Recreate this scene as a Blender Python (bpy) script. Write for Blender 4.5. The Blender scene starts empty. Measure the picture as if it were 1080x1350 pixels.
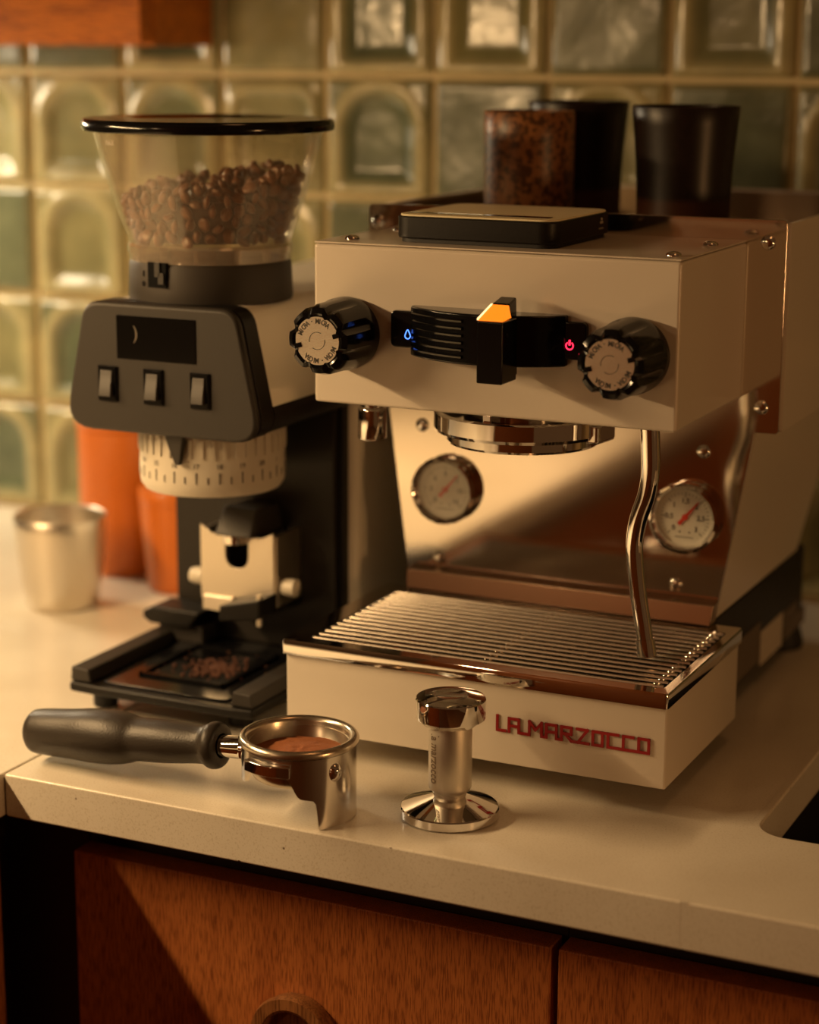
import bpy, bmesh, math, random
from mathutils import Vector, Matrix, noise
random.seed(7)
SC = bpy.context.scene
COL = SC.collection
R = math.radians
PI = math.pi

# ------------------------------------------------------------------ camera
CAM = Vector((0.4647, -1.0701, 0.4409)); YAW, PITCH, ROLL, FPX = 25.246, 13.0264, 0.2971, 2670.89
yw, pt, rl = R(YAW), R(PITCH), R(ROLL)
FW = Vector((-math.sin(yw)*math.cos(pt), math.cos(yw)*math.cos(pt), -math.sin(pt)))
_r = Vector((math.cos(yw), math.sin(yw), 0)); _u = _r.cross(FW)
RT = _r*math.cos(rl) + _u*math.sin(rl); UP = -_r*math.sin(rl) + _u*math.cos(rl)
cd = bpy.data.cameras.new('camera'); cam = bpy.data.objects.new('camera', cd); COL.objects.link(cam)
cam.matrix_world = Matrix(((RT.x, UP.x, -FW.x, CAM.x), (RT.y, UP.y, -FW.y, CAM.y), (RT.z, UP.z, -FW.z, CAM.z), (0, 0, 0, 1)))
cd.sensor_fit = 'HORIZONTAL'; cd.sensor_width = 24.0; cd.lens = FPX*24.0/1080
cd.clip_start = 0.05; cd.clip_end = 50
cd.dof.use_dof = True; cd.dof.focus_distance = 1.19; cd.dof.aperture_fstop = 2.9; cd.dof.aperture_blades = 9
SC.camera = cam
def at(ax, val, u, v):
    d = FW + RT*((u-540)/FPX) - UP*((v-675)/FPX)
    return CAM + d*((val-CAM[ax])/d[ax])

# ------------------------------------------------------------------ light
SC.view_settings.view_transform = 'Standard'; SC.view_settings.look = 'None'
SC.view_settings.exposure = 0.0; SC.view_settings.gamma = 1.0; SC.view_settings.use_curve_mapping = False
SC.cycles.use_denoising = True
SC.cycles.max_bounces = 10; SC.cycles.transparent_max_bounces = 24
SC.cycles.sample_clamp_indirect = 3.0
w = bpy.data.worlds.new('world'); SC.world = w; w.use_nodes = True
bg = w.node_tree.nodes['Background']; bg.inputs[0].default_value = (0.30, 0.13, 0.045, 1); bg.inputs[1].default_value = 0.22
def lamp(name, loc, power, color, radius):
    l = bpy.data.lights.new(name, 'POINT'); l.energy = power; l.color = color; l.shadow_soft_size = radius
    o = bpy.data.objects.new(name, l); COL.objects.link(o); o.location = loc
    return o
def area(name, loc, target, power, color, size):
    l = bpy.data.lights.new(name, 'AREA'); l.energy = power; l.color = color; l.shape = 'DISK'; l.size = size
    o = bpy.data.objects.new(name, l); COL.objects.link(o); o.location = loc
    o.rotation_euler = (Vector(target)-Vector(loc)).to_track_quat('-Z', 'Y').to_euler()
    return o
def strip(name, loc, target, power, color, sx, sy):      # long thin lamp, its length along Y
    l = bpy.data.lights.new(name, 'AREA'); l.energy = power; l.color = color; l.shape = 'RECTANGLE'; l.size = sx; l.size_y = sy
    o = bpy.data.objects.new(name, l); COL.objects.link(o)
    z = (Vector(loc)-Vector(target)).normalized(); x = Vector((0, 1, 0)); y = z.cross(x)
    o.matrix_world = Matrix(((x.x, y.x, z.x, loc[0]), (x.y, y.y, z.y, loc[1]), (x.z, y.z, z.z, loc[2]), (0, 0, 0, 1)))
    return o
strip(name='left_light_strip', loc=(-0.62, -0.40, 0.455), target=(-0.42, -0.36, 0.0), power=9.0, color=(1.0, 0.64, 0.30), sx=0.5, sy=0.02)
area('under_cupboard_light', (-0.92, 0.34, 0.43), (-0.78, 0.36, 0.0), 4.0, (1.0, 0.80, 0.52), 0.2)
lamp('reflection_fill', (-0.9, -2.2, 0.7), 7.0, (1.0, 0.62, 0.3), 0.08)  # added unseen fill, lights the wood wall that the steel reflects
area('overhead_fill', (0.55, -0.35, 1.5), (0.0, 0.1, 0.0), 1.0, (1.0, 0.44, 0.15), 0.35)  # added soft fill from above right
area('right_lamp', (1.30, -0.35, 0.17), (0.1, 0.05, 0.05), 2.2, (1.0, 0.50, 0.18), 0.14)

# ------------------------------------------------------------------ materials
def newmat(name):
    m = bpy.data.materials.new(name); m.use_nodes = True
    nt = m.node_tree; b = nt.nodes['Principled BSDF']
    return m, nt, b
def S(b, **k):
    for n, v in k.items():
        b.inputs[n.replace('_', ' ')].default_value = v
def rgb(c): return (c[0], c[1], c[2], 1)
def mat(name, col, rough=0.5, metal=0.0, coat=0.0, spec=0.5, bump=0.0, bscale=300.0, var=0.0, vscale=40.0, coords='Object', stretch=(1, 1, 1)):
    m, nt, b = newmat(name)
    S(b, Base_Color=rgb(col), Roughness=rough, Metallic=metal)
    b.inputs['Coat Weight'].default_value = coat; b.inputs['Coat Roughness'].default_value = 0.08
    b.inputs['Specular IOR Level'].default_value = spec
    tc = nt.nodes.new('ShaderNodeTexCoord'); mp = nt.nodes.new('ShaderNodeMapping')
    mp.inputs['Scale'].default_value = stretch
    nt.links.new(tc.outputs[coords], mp.inputs[0])
    if var > 0:
        n = nt.nodes.new('ShaderNodeTexNoise'); n.inputs['Scale'].default_value = vscale; n.inputs['Detail'].default_value = 5
        nt.links.new(mp.outputs[0], n.inputs[0])
        mx = nt.nodes.new('ShaderNodeMix'); mx.data_type = 'RGBA'
        mx.inputs[6].default_value = rgb([c*(1-var) for c in col]); mx.inputs[7].default_value = rgb([min(1, c*(1+var)) for c in col])
        nt.links.new(n.outputs[0], mx.inputs[0]); nt.links.new(mx.outputs[2], b.inputs['Base Color'])
    if bump > 0:
        n = nt.nodes.new('ShaderNodeTexNoise'); n.inputs['Scale'].default_value = bscale; n.inputs['Detail'].default_value = 3
        nt.links.new(mp.outputs[0], n.inputs[0])
        bp = nt.nodes.new('ShaderNodeBump'); bp.inputs['Strength'].default_value = bump; bp.inputs['Distance'].default_value = 0.0006
        nt.links.new(n.outputs[0], bp.inputs['Height']); nt.links.new(bp.outputs[0], b.inputs['Normal'])
    return m
M = {}
M['paint'] = mat('cream_enamel', (0.64, 0.575, 0.485), 0.32, coat=0.25, bump=0.05, bscale=900)
M['chrome'] = mat('chrome', (0.80, 0.78, 0.75), 0.045, 1.0)
M['steel'] = mat('polished_steel', (0.76, 0.71, 0.64), 0.075, 1.0, var=0.05, vscale=25)
M['strip'] = mat('reflection_tinted_steel', (0.50, 0.36, 0.25), 0.16, 1.0)  # brown reflection of the room is put into the base colour
M['brushed'] = mat('brushed_steel', (0.72, 0.66, 0.56), 0.34, 1.0, bump=0.12, bscale=500, stretch=(1, 1, 12))
M['shaded_tray'] = mat('shaded_tray_steel', (0.30, 0.22, 0.14), 0.32, 0.8)  # steel darkened to stand in for shade inside the cup tray
M['sandblast'] = mat('satin_aluminium', (0.72, 0.67, 0.58), 0.42, 1.0, bump=0.15, bscale=1400)
M['satin_chrome'] = mat('worn_chrome', (0.80, 0.76, 0.70), 0.17, 1.0)
M['bar'] = mat('grate_steel', (0.72, 0.64, 0.54), 0.22, 1.0)
M['basket'] = mat('basket_steel', (0.62, 0.55, 0.45), 0.26, 1.0)
M['gloss_black'] = mat('gloss_black_plastic', (0.004, 0.004, 0.0045), 0.14, spec=0.35)
M['black'] = mat('matte_black_plastic', (0.008, 0.007, 0.006), 0.42, spec=0.25, bump=0.1, bscale=800)
M['rubber'] = mat('black_rubber', (0.010, 0.009, 0.009), 0.6)
M['handle'] = mat('soft_touch_handle', (0.027, 0.021, 0.016), 0.40, spec=0.35, bump=0.25, bscale=700, var=0.15)
M['charcoal'] = mat('charcoal_plastic', (0.029, 0.025, 0.021), 0.48, spec=0.35, bump=0.15, bscale=900)
M['collar'] = mat('collar_plastic', (0.045, 0.038, 0.031), 0.5, spec=0.35)
M['void'] = mat('slot_black', (0.001, 0.001, 0.001), 0.7, spec=0.1)
M['column'] = mat('dark_column_plastic', (0.017, 0.014, 0.011), 0.5, spec=0.3, bump=0.1, bscale=900)
M['switch'] = mat('switch_rocker', (0.05, 0.046, 0.042), 0.35)
M['grind_white'] = mat('grinder_offwhite', (0.80, 0.76, 0.66), 0.45, bump=0.06, bscale=900)
M['dial'] = mat('dial_plastic', (0.62, 0.57, 0.47), 0.4)
M['screen'] = mat('dark_screen', (0.004, 0.004, 0.004), 0.09, coat=0.5, spec=0.6)
M['disc'] = mat('knob_disc', (0.86, 0.80, 0.70), 0.27, 1.0, bump=0.05, bscale=1200)
M['print'] = mat('dark_print', (0.05, 0.04, 0.03), 0.6)
M['print_light'] = mat('engraved_line', (0.13, 0.09, 0.055), 0.6, 0.2)
M['gface'] = mat('gauge_face', (0.82, 0.80, 0.75), 0.5)
M['red'] = mat('red_needle', (0.75, 0.035, 0.02), 0.45)
M['logo'] = mat('red_badge', (0.24, 0.008, 0.010), 0.35)
M['orange'] = mat('orange_enamel', (0.56, 0.140, 0.012), 0.4, coat=0.15, var=0.08, vscale=18)
M['cup_glaze'] = None
M['bean'] = mat('roasted_bean', (0.16, 0.060, 0.022), 0.33, var=0.35, vscale=90, bump=0.3, bscale=500)
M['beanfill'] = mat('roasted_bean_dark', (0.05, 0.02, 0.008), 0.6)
M['grounds'] = mat('coffee_grounds', (0.30, 0.095, 0.028), 0.9, var=0.45, vscale=900, bump=0.6, bscale=1500)
M['grounds_dark'] = mat('spilled_grounds', (0.10, 0.035, 0.015), 0.9, var=0.4, vscale=300)
M['label'] = mat('paper_label', (0.48, 0.43, 0.36), 0.6, var=0.18, vscale=260)
M['label_dim'] = mat('grey_label', (0.12, 0.095, 0.07), 0.6, var=0.2, vscale=260)
M['grout'] = mat('grout', (0.60, 0.50, 0.29), 0.85, var=0.12, vscale=60, bump=0.3, bscale=400)
M['plaster'] = mat('plaster', (0.16, 0.11, 0.07), 0.8)
M['floorwood'] = mat('floor_oak', (0.22, 0.10, 0.045), 0.5, var=0.3, vscale=8, stretch=(1, 8, 1))
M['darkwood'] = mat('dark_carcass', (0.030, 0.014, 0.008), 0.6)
M['sinkmat'] = mat('black_sink', (0.008, 0.007, 0.006), 0.5)
M['scaletop'] = mat('scale_plate', (0.78, 0.70, 0.46), 0.45)
M['groove'] = mat('joint_filler', (0.33, 0.27, 0.19), 0.8)

def emit(name, col, s):
    m, nt, b = newmat(name); S(b, Base_Color=rgb([c*.2 for c in col]))
    b.inputs['Emission Color'].default_value = rgb(col); b.inputs['Emission Strength'].default_value = s
    return m
M['blue_led'] = emit('blue_led', (0.08, 0.22, 1.0), 3.0)
M['red_led'] = emit('red_led', (1.0, 0.02, 0.06), 3.0)
M['orange_led'] = emit('orange_led', (1.0, 0.20, 0.008), 1.5)
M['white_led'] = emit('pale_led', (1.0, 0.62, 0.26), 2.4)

def wood(name, c1, c2, rough=0.45, axis='Z', scale=1.0):
    m, nt, b = newmat(name); L = nt.links
    tc = nt.nodes.new('ShaderNodeTexCoord'); mp = nt.nodes.new('ShaderNodeMapping')
    mp.inputs['Scale'].default_value = {'Z': (1, 1, .07), 'X': (.07, 1, 1)}[axis]
    L.new(tc.outputs['Object'], mp.inputs[0])
    n1 = nt.nodes.new('ShaderNodeTexNoise'); n1.inputs['Scale'].default_value = 70*scale; n1.inputs['Detail'].default_value = 8; n1.inputs['Roughness'].default_value = .65; n1.inputs['Distortion'].default_value = .6
    n2 = nt.nodes.new('ShaderNodeTexNoise'); n2.inputs['Scale'].default_value = 900*scale; n2.inputs['Detail'].default_value = 2
    L.new(mp.outputs[0], n1.inputs[0]); L.new(mp.outputs[0], n2.inputs[0])
    cr = nt.nodes.new('ShaderNodeValToRGB'); e = cr.color_ramp.elements
    e[0].position = .32; e[0].color = rgb(c1); e[1].position = .62; e[1].color = rgb(c2)
    L.new(n1.outputs[0], cr.inputs[0])
    cr2 = nt.nodes.new('ShaderNodeValToRGB'); f = cr2.color_ramp.elements
    f[0].position = .40; f[0].color = (.52, .46, .42, 1); f[1].position = .52; f[1].color = (1, 1, 1, 1)
    L.new(n2.outputs[0], cr2.inputs[0])
    mx = nt.nodes.new('ShaderNodeMix'); mx.data_type = 'RGBA'; mx.blend_type = 'MULTIPLY'; mx.inputs[0].default_value = 1
    L.new(cr.outputs[0], mx.inputs[6]); L.new(cr2.outputs[0], mx.inputs[7]); L.new(mx.outputs[2], b.inputs['Base Color'])
    bp = nt.nodes.new('ShaderNodeBump'); bp.inputs['Strength'].default_value = .25; bp.inputs['Distance'].default_value = .0004
    L.new(n2.outputs[0], bp.inputs['Height']); L.new(bp.outputs[0], b.inputs['Normal'])
    S(b, Roughness=rough)
    return m
M['wood'] = wood('oiled_teak', (0.42, 0.130, 0.034), (0.55, 0.185, 0.048), scale=1.3)
M['wood_pull'] = wood('teak_pull', (0.20, 0.075, 0.022), (0.34, 0.14, 0.045))
M['wood_hi'] = wood('orange_teak', (0.50, 0.13, 0.010), (0.78, 0.24, 0.022), axis='X')

def quartz():
    m, nt, b = newmat('cream_quartz'); L = nt.links
    tc = nt.nodes.new('ShaderNodeTexCoord')
    n1 = nt.nodes.new('ShaderNodeTexNoise'); n1.inputs['Scale'].default_value = 9; n1.inputs['Detail'].default_value = 6
    n2 = nt.nodes.new('ShaderNodeTexNoise'); n2.inputs['Scale'].default_value = 750; n2.inputs['Detail'].default_value = 3
    v = nt.nodes.new('ShaderNodeTexVoronoi'); v.inputs['Scale'].default_value = 62
    for n in (n1, n2, v): L.new(tc.outputs['Object'], n.inputs['Vector'])
    cr = nt.nodes.new('ShaderNodeValToRGB'); e = cr.color_ramp.elements
    e[0].position = .35; e[0].color = (.66, .60, .50, 1); e[1].position = .65; e[1].color = (.76, .71, .61, 1)
    L.new(n1.outputs[0], cr.inputs[0])
    c2 = nt.nodes.new('ShaderNodeValToRGB'); e = c2.color_ramp.elements
    e[0].position = .30; e[0].color = (.72, .68, .60, 1); e[1].position = .48; e[1].color = (1, 1, 1, 1)
    L.new(n2.outputs[0], c2.inputs[0])
    # sparse pits: voronoi cells whose random value is high
    c3 = nt.nodes.new('ShaderNodeValToRGB'); e = c3.color_ramp.elements
    e[0].position = .045; e[0].color = (.16, .10, .06, 1); e[1].position = .075; e[1].color = (1, 1, 1, 1)
    L.new(v.outputs['Distance'], c3.inputs[0])
    sp = nt.nodes.new('ShaderNodeSeparateColor'); L.new(v.outputs['Color'], sp.inputs[0])
    gt = nt.nodes.new('ShaderNodeMath'); gt.operation = 'GREATER_THAN'; gt.inputs[1].default_value = .72
    L.new(sp.outputs[0], gt.inputs[0])
    # pits show on the cut edge, below the polished top
    geo = nt.nodes.new('ShaderNodeNewGeometry'); sx = nt.nodes.new('ShaderNodeSeparateXYZ'); L.new(geo.outputs['Normal'], sx.inputs[0])
    lt = nt.nodes.new('ShaderNodeMath'); lt.operation = 'LESS_THAN'; lt.inputs[1].default_value = .6; L.new(sx.outputs[2], lt.inputs[0])
    mu = nt.nodes.new('ShaderNodeMath'); mu.operation = 'MULTIPLY'; L.new(gt.outputs[0], mu.inputs[0]); L.new(lt.outputs[0], mu.inputs[1])
    a = nt.nodes.new('ShaderNodeMix'); a.data_type = 'RGBA'; a.blend_type = 'MULTIPLY'; a.inputs[0].default_value = .55
    L.new(cr.outputs[0], a.inputs[6]); L.new(c2.outputs[0], a.inputs[7])
    p = nt.nodes.new('ShaderNodeMix'); p.data_type = 'RGBA'; p.blend_type = 'MULTIPLY'
    L.new(mu.outputs[0], p.inputs[0]); L.new(a.outputs[2], p.inputs[6]); L.new(c3.outputs[0], p.inputs[7])
    L.new(p.outputs[2], b.inputs['Base Color'])
    S(b, Roughness=.30); b.inputs['Coat Weight'].default_value = .15
    bp = nt.nodes.new('ShaderNodeBump'); bp.inputs['Strength'].default_value = .12; bp.inputs['Distance'].default_value = .0004
    L.new(n2.outputs[0], bp.inputs['Height']); L.new(bp.outputs[0], b.inputs['Normal'])
    return m
M['quartz'] = quartz()

def tile_mat():
    m, nt, b = newmat('glazed_tile'); L = nt.links
    oi = nt.nodes.new('ShaderNodeObjectInfo'); tc = nt.nodes.new('ShaderNodeTexCoord')
    at_ = nt.nodes.new('ShaderNodeAttribute'); at_.attribute_name = 'pool'
    cr = nt.nodes.new('ShaderNodeValToRGB'); e = cr.color_ramp.elements; cr.color_ramp.interpolation = 'EASE'
    e[0].position = 0; e[0].color = (.20, .20, .10, 1); e[1].position = 1; e[1].color = (.30, .27, .13, 1)
    for p_, c in ((.25, (.11, .135, .085)), (.5, (.25, .235, .12)), (.75, (.075, .10, .07))):
        x = e.new(p_); x.color = rgb(c)
    L.new(oi.outputs['Color'], cr.inputs[0])
    hi = nt.nodes.new('ShaderNodeRGB'); hi.outputs[0].default_value = (.46, .41, .23, 1)
    n = nt.nodes.new('ShaderNodeTexNoise'); n.inputs['Scale'].default_value = 28; n.inputs['Detail'].default_value = 4
    mp = nt.nodes.new('ShaderNodeMapping'); L.new(tc.outputs['Object'], mp.inputs[0]); L.new(oi.outputs['Location'], mp.inputs['Location'])
    L.new(mp.outputs[0], n.inputs[0])
    mx = nt.nodes.new('ShaderNodeMix'); mx.data_type = 'RGBA'
    L.new(at_.outputs['Fac'], mx.inputs[0]); L.new(hi.outputs[0], mx.inputs[6]); L.new(cr.outputs[0], mx.inputs[7])
    c2 = nt.nodes.new('ShaderNodeValToRGB'); e2 = c2.color_ramp.elements
    e2[0].position = .3; e2[0].color = (.72, .74, .70, 1); e2[1].position = .7; e2[1].color = (1.1, 1.08, 1, 1)
    L.new(n.outputs[0], c2.inputs[0])
    m2 = nt.nodes.new('ShaderNodeMix'); m2.data_type = 'RGBA'; m2.blend_type = 'MULTIPLY'; m2.inputs[0].default_value = 1
    L.new(mx.outputs[2], m2.inputs[6]); L.new(c2.outputs[0], m2.inputs[7]); L.new(m2.outputs[2], b.inputs['Base Color'])
    S(b, Roughness=.26); b.inputs['Coat Weight'].default_value = .22; b.inputs['Coat Roughness'].default_value = .10
    n3 = nt.nodes.new('ShaderNodeTexNoise'); n3.inputs['Scale'].default_value = 45; L.new(mp.outputs[0], n3.inputs[0])
    bp = nt.nodes.new('ShaderNodeBump'); bp.inputs['Strength'].default_value = .35; bp.inputs['Distance'].default_value = .002
    L.new(n3.outputs[0], bp.inputs['Height']); L.new(bp.outputs[0], b.inputs['Normal']); L.new(bp.outputs[0], b.inputs['Coat Normal'])
    return m
M['tile'] = tile_mat()

def clear(name, tint, haze, rough=0.03, ior=1.45):
    m, nt, b = newmat(name); L = nt.links; nt.nodes.remove(b)
    out = nt.nodes['Material Output']
    t = nt.nodes.new('ShaderNodeBsdfTransparent'); t.inputs[0].default_value = rgb(tint)
    g = nt.nodes.new('ShaderNodeBsdfGlossy'); g.inputs[0].default_value = (1, 1, 1, 1); g.inputs['Roughness'].default_value = rough
    lw = nt.nodes.new('ShaderNodeLayerWeight'); pw = nt.nodes.new('ShaderNodeMath'); pw.operation = 'POWER'; pw.inputs[1].default_value = 5.0
    L.new(lw.outputs['Facing'], pw.inputs[0]); lw.inputs[0].default_value = .5
    f = nt.nodes.new('ShaderNodeMath'); f.operation = 'MULTIPLY_ADD'; f.inputs[1].default_value = .85; f.inputs[2].default_value = ((ior-1)/(ior+1))**2
    L.new(pw.outputs[0], f.inputs[0])
    d = nt.nodes.new('ShaderNodeBsdfDiffuse'); d.inputs[0].default_value = (.8, .72, .6, 1)
    m1 = nt.nodes.new('ShaderNodeMixShader'); m1.inputs[0].default_value = haze
    L.new(t.outputs[0], m1.inputs[1]); L.new(d.outputs[0], m1.inputs[2])
    m2 = nt.nodes.new('ShaderNodeMixShader'); L.new(f.outputs[0], m2.inputs[0]); L.new(m1.outputs[0], m2.inputs[1]); L.new(g.outputs[0], m2.inputs[2])
    L.new(m2.outputs[0], out.inputs[0])
    return m
M['hopper'] = clear('clear_hopper_plastic', (.96, .94, .89), .07)
M['thick_clear'] = clear('thick_clear_plastic', (.86, .80, .72), .16, .08, 2.0)
M['gglass'] = clear('gauge_glass', (.95, .95, .93), .02)

def cup_mat(name, top, low, zsplit, speck):
    m, nt, b = newmat(name); L = nt.links
    tc = nt.nodes.new('ShaderNodeTexCoord'); sx = nt.nodes.new('ShaderNodeSeparateXYZ'); L.new(tc.outputs['Object'], sx.inputs[0])
    n = nt.nodes.new('ShaderNodeTexNoise'); n.inputs['Scale'].default_value = 220; n.inputs['Detail'].default_value = 4; L.new(tc.outputs['Object'], n.inputs[0])
    cr = nt.nodes.new('ShaderNodeValToRGB'); e = cr.color_ramp.elements
    e[0].position = .42; e[0].color = rgb([c*(1-speck) for c in top]); e[1].position = .55; e[1].color = rgb(top)
    L.new(n.outputs[0], cr.inputs[0])
    mr = nt.nodes.new('ShaderNodeMapRange'); mr.inputs[1].default_value = zsplit-.002; mr.inputs[2].default_value = zsplit+.002
    L.new(sx.outputs[2], mr.inputs[0])
    mx = nt.nodes.new('ShaderNodeMix'); mx.data_type = 'RGBA'; L.new(mr.outputs[0], mx.inputs[0])
    mx.inputs[6].default_value = rgb(low); L.new(cr.outputs[0], mx.inputs[7]); L.new(mx.outputs[2], b.inputs['Base Color'])
    S(b, Roughness=.36); b.inputs['Specular IOR Level'].default_value = .35
    return m
M['cup_speckle'] = cup_mat('speckled_stoneware', (.24, .10, .035), (.24, .10, .035), -1, .7)
M['cup_dark'] = cup_mat('dark_glaze', (.012, .006, .004), (.055, .020, .008), .030, .2)

# ------------------------------------------------------------------ building helpers
WORLD = {}
def link(o):
    COL.objects.link(o); return o
def thing(name, label, cat, loc=(0, 0, 0), group=None):
    o = link(bpy.data.objects.new(name, None)); o.location = loc; o.empty_display_size = .02
    o['label'] = label; o['category'] = cat
    if group: o['group'] = group
    WORLD[o] = Vector(loc)
    return o
def tag(o, label, cat, group=None, kind=None):
    if label: o['label'] = label
    if cat: o['category'] = cat
    if group: o['group'] = group
    if kind: o['kind'] = kind
    return o
def adopt(o, parent):
    if parent is None: return o
    o.parent = parent
    o.matrix_parent_inverse = Matrix.Translation(-WORLD.get(parent, Vector((0, 0, 0))))
    return o

class MB:
    def __init__(s): s.bm = bmesh.new()
    def box(s, x0, x1, y0, y1, z0, z1):
        v = [s.bm.verts.new(p) for p in ((x0, y0, z0), (x1, y0, z0), (x1, y1, z0), (x0, y1, z0), (x0, y0, z1), (x1, y0, z1), (x1, y1, z1), (x0, y1, z1))]
        for f in ((0, 3, 2, 1), (4, 5, 6, 7), (0, 1, 5, 4), (1, 2, 6, 5), (2, 3, 7, 6), (3, 0, 4, 7)):
            s.bm.faces.new([v[i] for i in f])
        return v
    def obox(s, c, ax, ay, az):     # oriented box from centre and half-axis vectors
        c, ax, ay, az = map(Vector, (c, ax, ay, az)); v = []
        for k in (-1, 1):
            for i, j in ((-1, -1), (1, -1), (1, 1), (-1, 1)): v.append(s.bm.verts.new(c+ax*i+ay*j+az*k))
        for f in ((0, 3, 2, 1), (4, 5, 6, 7), (0, 1, 5, 4), (1, 2, 6, 5), (2, 3, 7, 6), (3, 0, 4, 7)):
            s.bm.faces.new([v[i] for i in f])
    def lathe(s, prof, c=(0, 0, 0), axis='Z', n=48, close=False, zfun=None):
        c = Vector(c); rings = []
        for k, (r, h) in enumerate(prof):
            ring = []
            if r < 1e-7:
                ring = [s.bm.verts.new(c + s.ax(axis, 0, 0, h))]*n if True else None
            else:
                for i in range(n):
                    a = 2*PI*i/n
                    hh = h if zfun is None else zfun(k, a, h)
                    ring.append(s.bm.verts.new(c + s.ax(axis, r*math.cos(a), r*math.sin(a), hh)))
            rings.append(ring)
        pairs = list(zip(rings, rings[1:]))
        if close: pairs.append((rings[-1], rings[0]))
        for A, B in pairs:
            for i in range(n):
                j = (i+1) % n
                vs = []
                for v in (A[i], A[j], B[j], B[i]):
                    if v not in vs: vs.append(v)
                if len(vs) >= 3:
                    try: s.bm.faces.new(vs)
                    except ValueError: pass
        return s
    @staticmethod
    def ax(axis, a, b, h):
        if axis == 'Z': return Vector((a, b, h))
        if axis == 'Y': return Vector((a, h, b))
        return Vector((h, a, b))
    def prism(s, poly, axis, h0, h1):
        A = [s.bm.verts.new(s.ax(axis, a, b, h0)) for a, b in poly]
        B = [s.bm.verts.new(s.ax(axis, a, b, h1)) for a, b in poly]
        s.bm.faces.new(A[::-1]); s.bm.faces.new(B)
        n = len(poly)
        for i in range(n):
            j = (i+1) % n; s.bm.faces.new((A[i], A[j], B[j], B[i]))
    def hexa(s, pts):               # 8 points: bottom 4, top 4
        v = [s.bm.verts.new(p) for p in pts]
        for f in ((0, 3, 2, 1), (4, 5, 6, 7), (0, 1, 5, 4), (1, 2, 6, 5), (2, 3, 7, 6), (3, 0, 4, 7)):
            s.bm.faces.new([v[i] for i in f])
    def tube(s, pts, rad, n=14, caps=True):
        pts = [Vector(p) for p in pts]; rings = []
        up = Vector((0, 0, 1)); prev = None
        for i, p in enumerate(pts):
            t = (pts[min(i+1, len(pts)-1)]-pts[max(i-1, 0)]).normalized()
            if prev is None:
                a = t.orthogonal().normalized()
            else:
                a = (prev - t*prev.dot(t)).normalized()
            prev = a; b = t.cross(a); r = rad[i] if isinstance(rad, (list, tuple)) else rad
            rings.append([s.bm.verts.new(p+a*r*math.cos(2*PI*k/n)+b*r*math.sin(2*PI*k/n)) for k in range(n)])
        for A, B in zip(rings, rings[1:]):
            for i in range(n):
                j = (i+1) % n; s.bm.faces.new((A[i], A[j], B[j], B[i]))
        if caps: s.bm.faces.new(rings[0][::-1]); s.bm.faces.new(rings[-1])
        return s
    def ball(s, c, r, sc=(1, 1, 1), seg=12, rings=8):
        m = Matrix.Translation(c) @ Matrix.Diagonal((sc[0], sc[1], sc[2], 1))
        bmesh.ops.create_uvsphere(s.bm, u_segments=seg, v_segments=rings, radius=r, matrix=m)
    def mesh(s, m=None, angle=35):
        bmesh.ops.recalc_face_normals(s.bm, faces=s.bm.faces[:])
        me = bpy.data.meshes.new('mesh'); s.bm.to_mesh(me); s.bm.free()
        if m: me.materials.append(m)
        me.polygons.foreach_set('use_smooth', [True]*len(me.polygons))
        if angle: me.set_sharp_from_angle(angle=R(angle))
        return me
    def build(s, name, m, parent=None, bevel=0, seg=2, angle=35, label=None):
        me = s.mesh(m, angle); me.name = name
        o = link(bpy.data.objects.new(name, me)); adopt(o, parent)
        if bevel:
            b = o.modifiers.new('bevel', 'BEVEL'); b.width = bevel; b.segments = seg; b.limit_method = 'ANGLE'; b.angle_limit = R(40); b.harden_normals = True
        if label: o['label'] = label
        return o
def rrect(x0, x1, y0, y1, r, n=6):
    out = []
    for cx, cy, a0 in ((x1-r, y1-r, 0), (x0+r, y1-r, 90), (x0+r, y0+r, 180), (x1-r, y0+r, 270)):
        for i in range(n+1):
            a = R(a0+90*i/n); out.append((cx+r*math.cos(a), cy+r*math.sin(a)))
    return out
def smooth(pts, n=6):               # Catmull-Rom
    pts = [Vector(p) for p in pts]; out = []
    P = [pts[0]*2-pts[1]] + pts + [pts[-1]*2-pts[-2]]
    for i in range(1, len(P)-2):
        for k in range(n):
            t = k/n
            out.append(.5*((2*P[i])+(-P[i-1]+P[i+1])*t+(2*P[i-1]-5*P[i]+4*P[i+1]-P[i+2])*t*t+(-P[i-1]+3*P[i]-3*P[i+1]+P[i+2])*t**3))
    out.append(pts[-1]); return out
def glyphs(text, size, depth, bold=0.0):      # list of vertices / faces of flat text, centred on its baseline
    cu = bpy.data.curves.new('txt', 'FONT'); cu.body = text; cu.size = size; cu.extrude = depth; cu.align_x = 'CENTER'; cu.align_y = 'CENTER'; cu.resolution_u = 3; cu.offset = bold
    o = bpy.data.objects.new('txt', cu); COL.objects.link(o)
    dg = bpy.context.evaluated_depsgraph_get(); me = bpy.data.meshes.new_from_object(o.evaluated_get(dg))
    V = [v.co.copy() for v in me.vertices]; F = [list(p.vertices) for p in me.polygons]
    bpy.data.objects.remove(o); bpy.data.curves.remove(cu); bpy.data.meshes.remove(me)
    return V, F
def add_text(mb, text, size, depth, fn, bold=0.0):
    V, F = glyphs(text, size, depth, bold)
    vs = [mb.bm.verts.new(fn(v)) for v in V]
    for f in F:
        try: mb.bm.faces.new([vs[i] for i in f])
        except ValueError: pass
def struct(name, mb, m, parent=None, bevel=0):
    o = mb.build(name, m, parent, bevel); o['kind'] = 'structure'; return o
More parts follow.
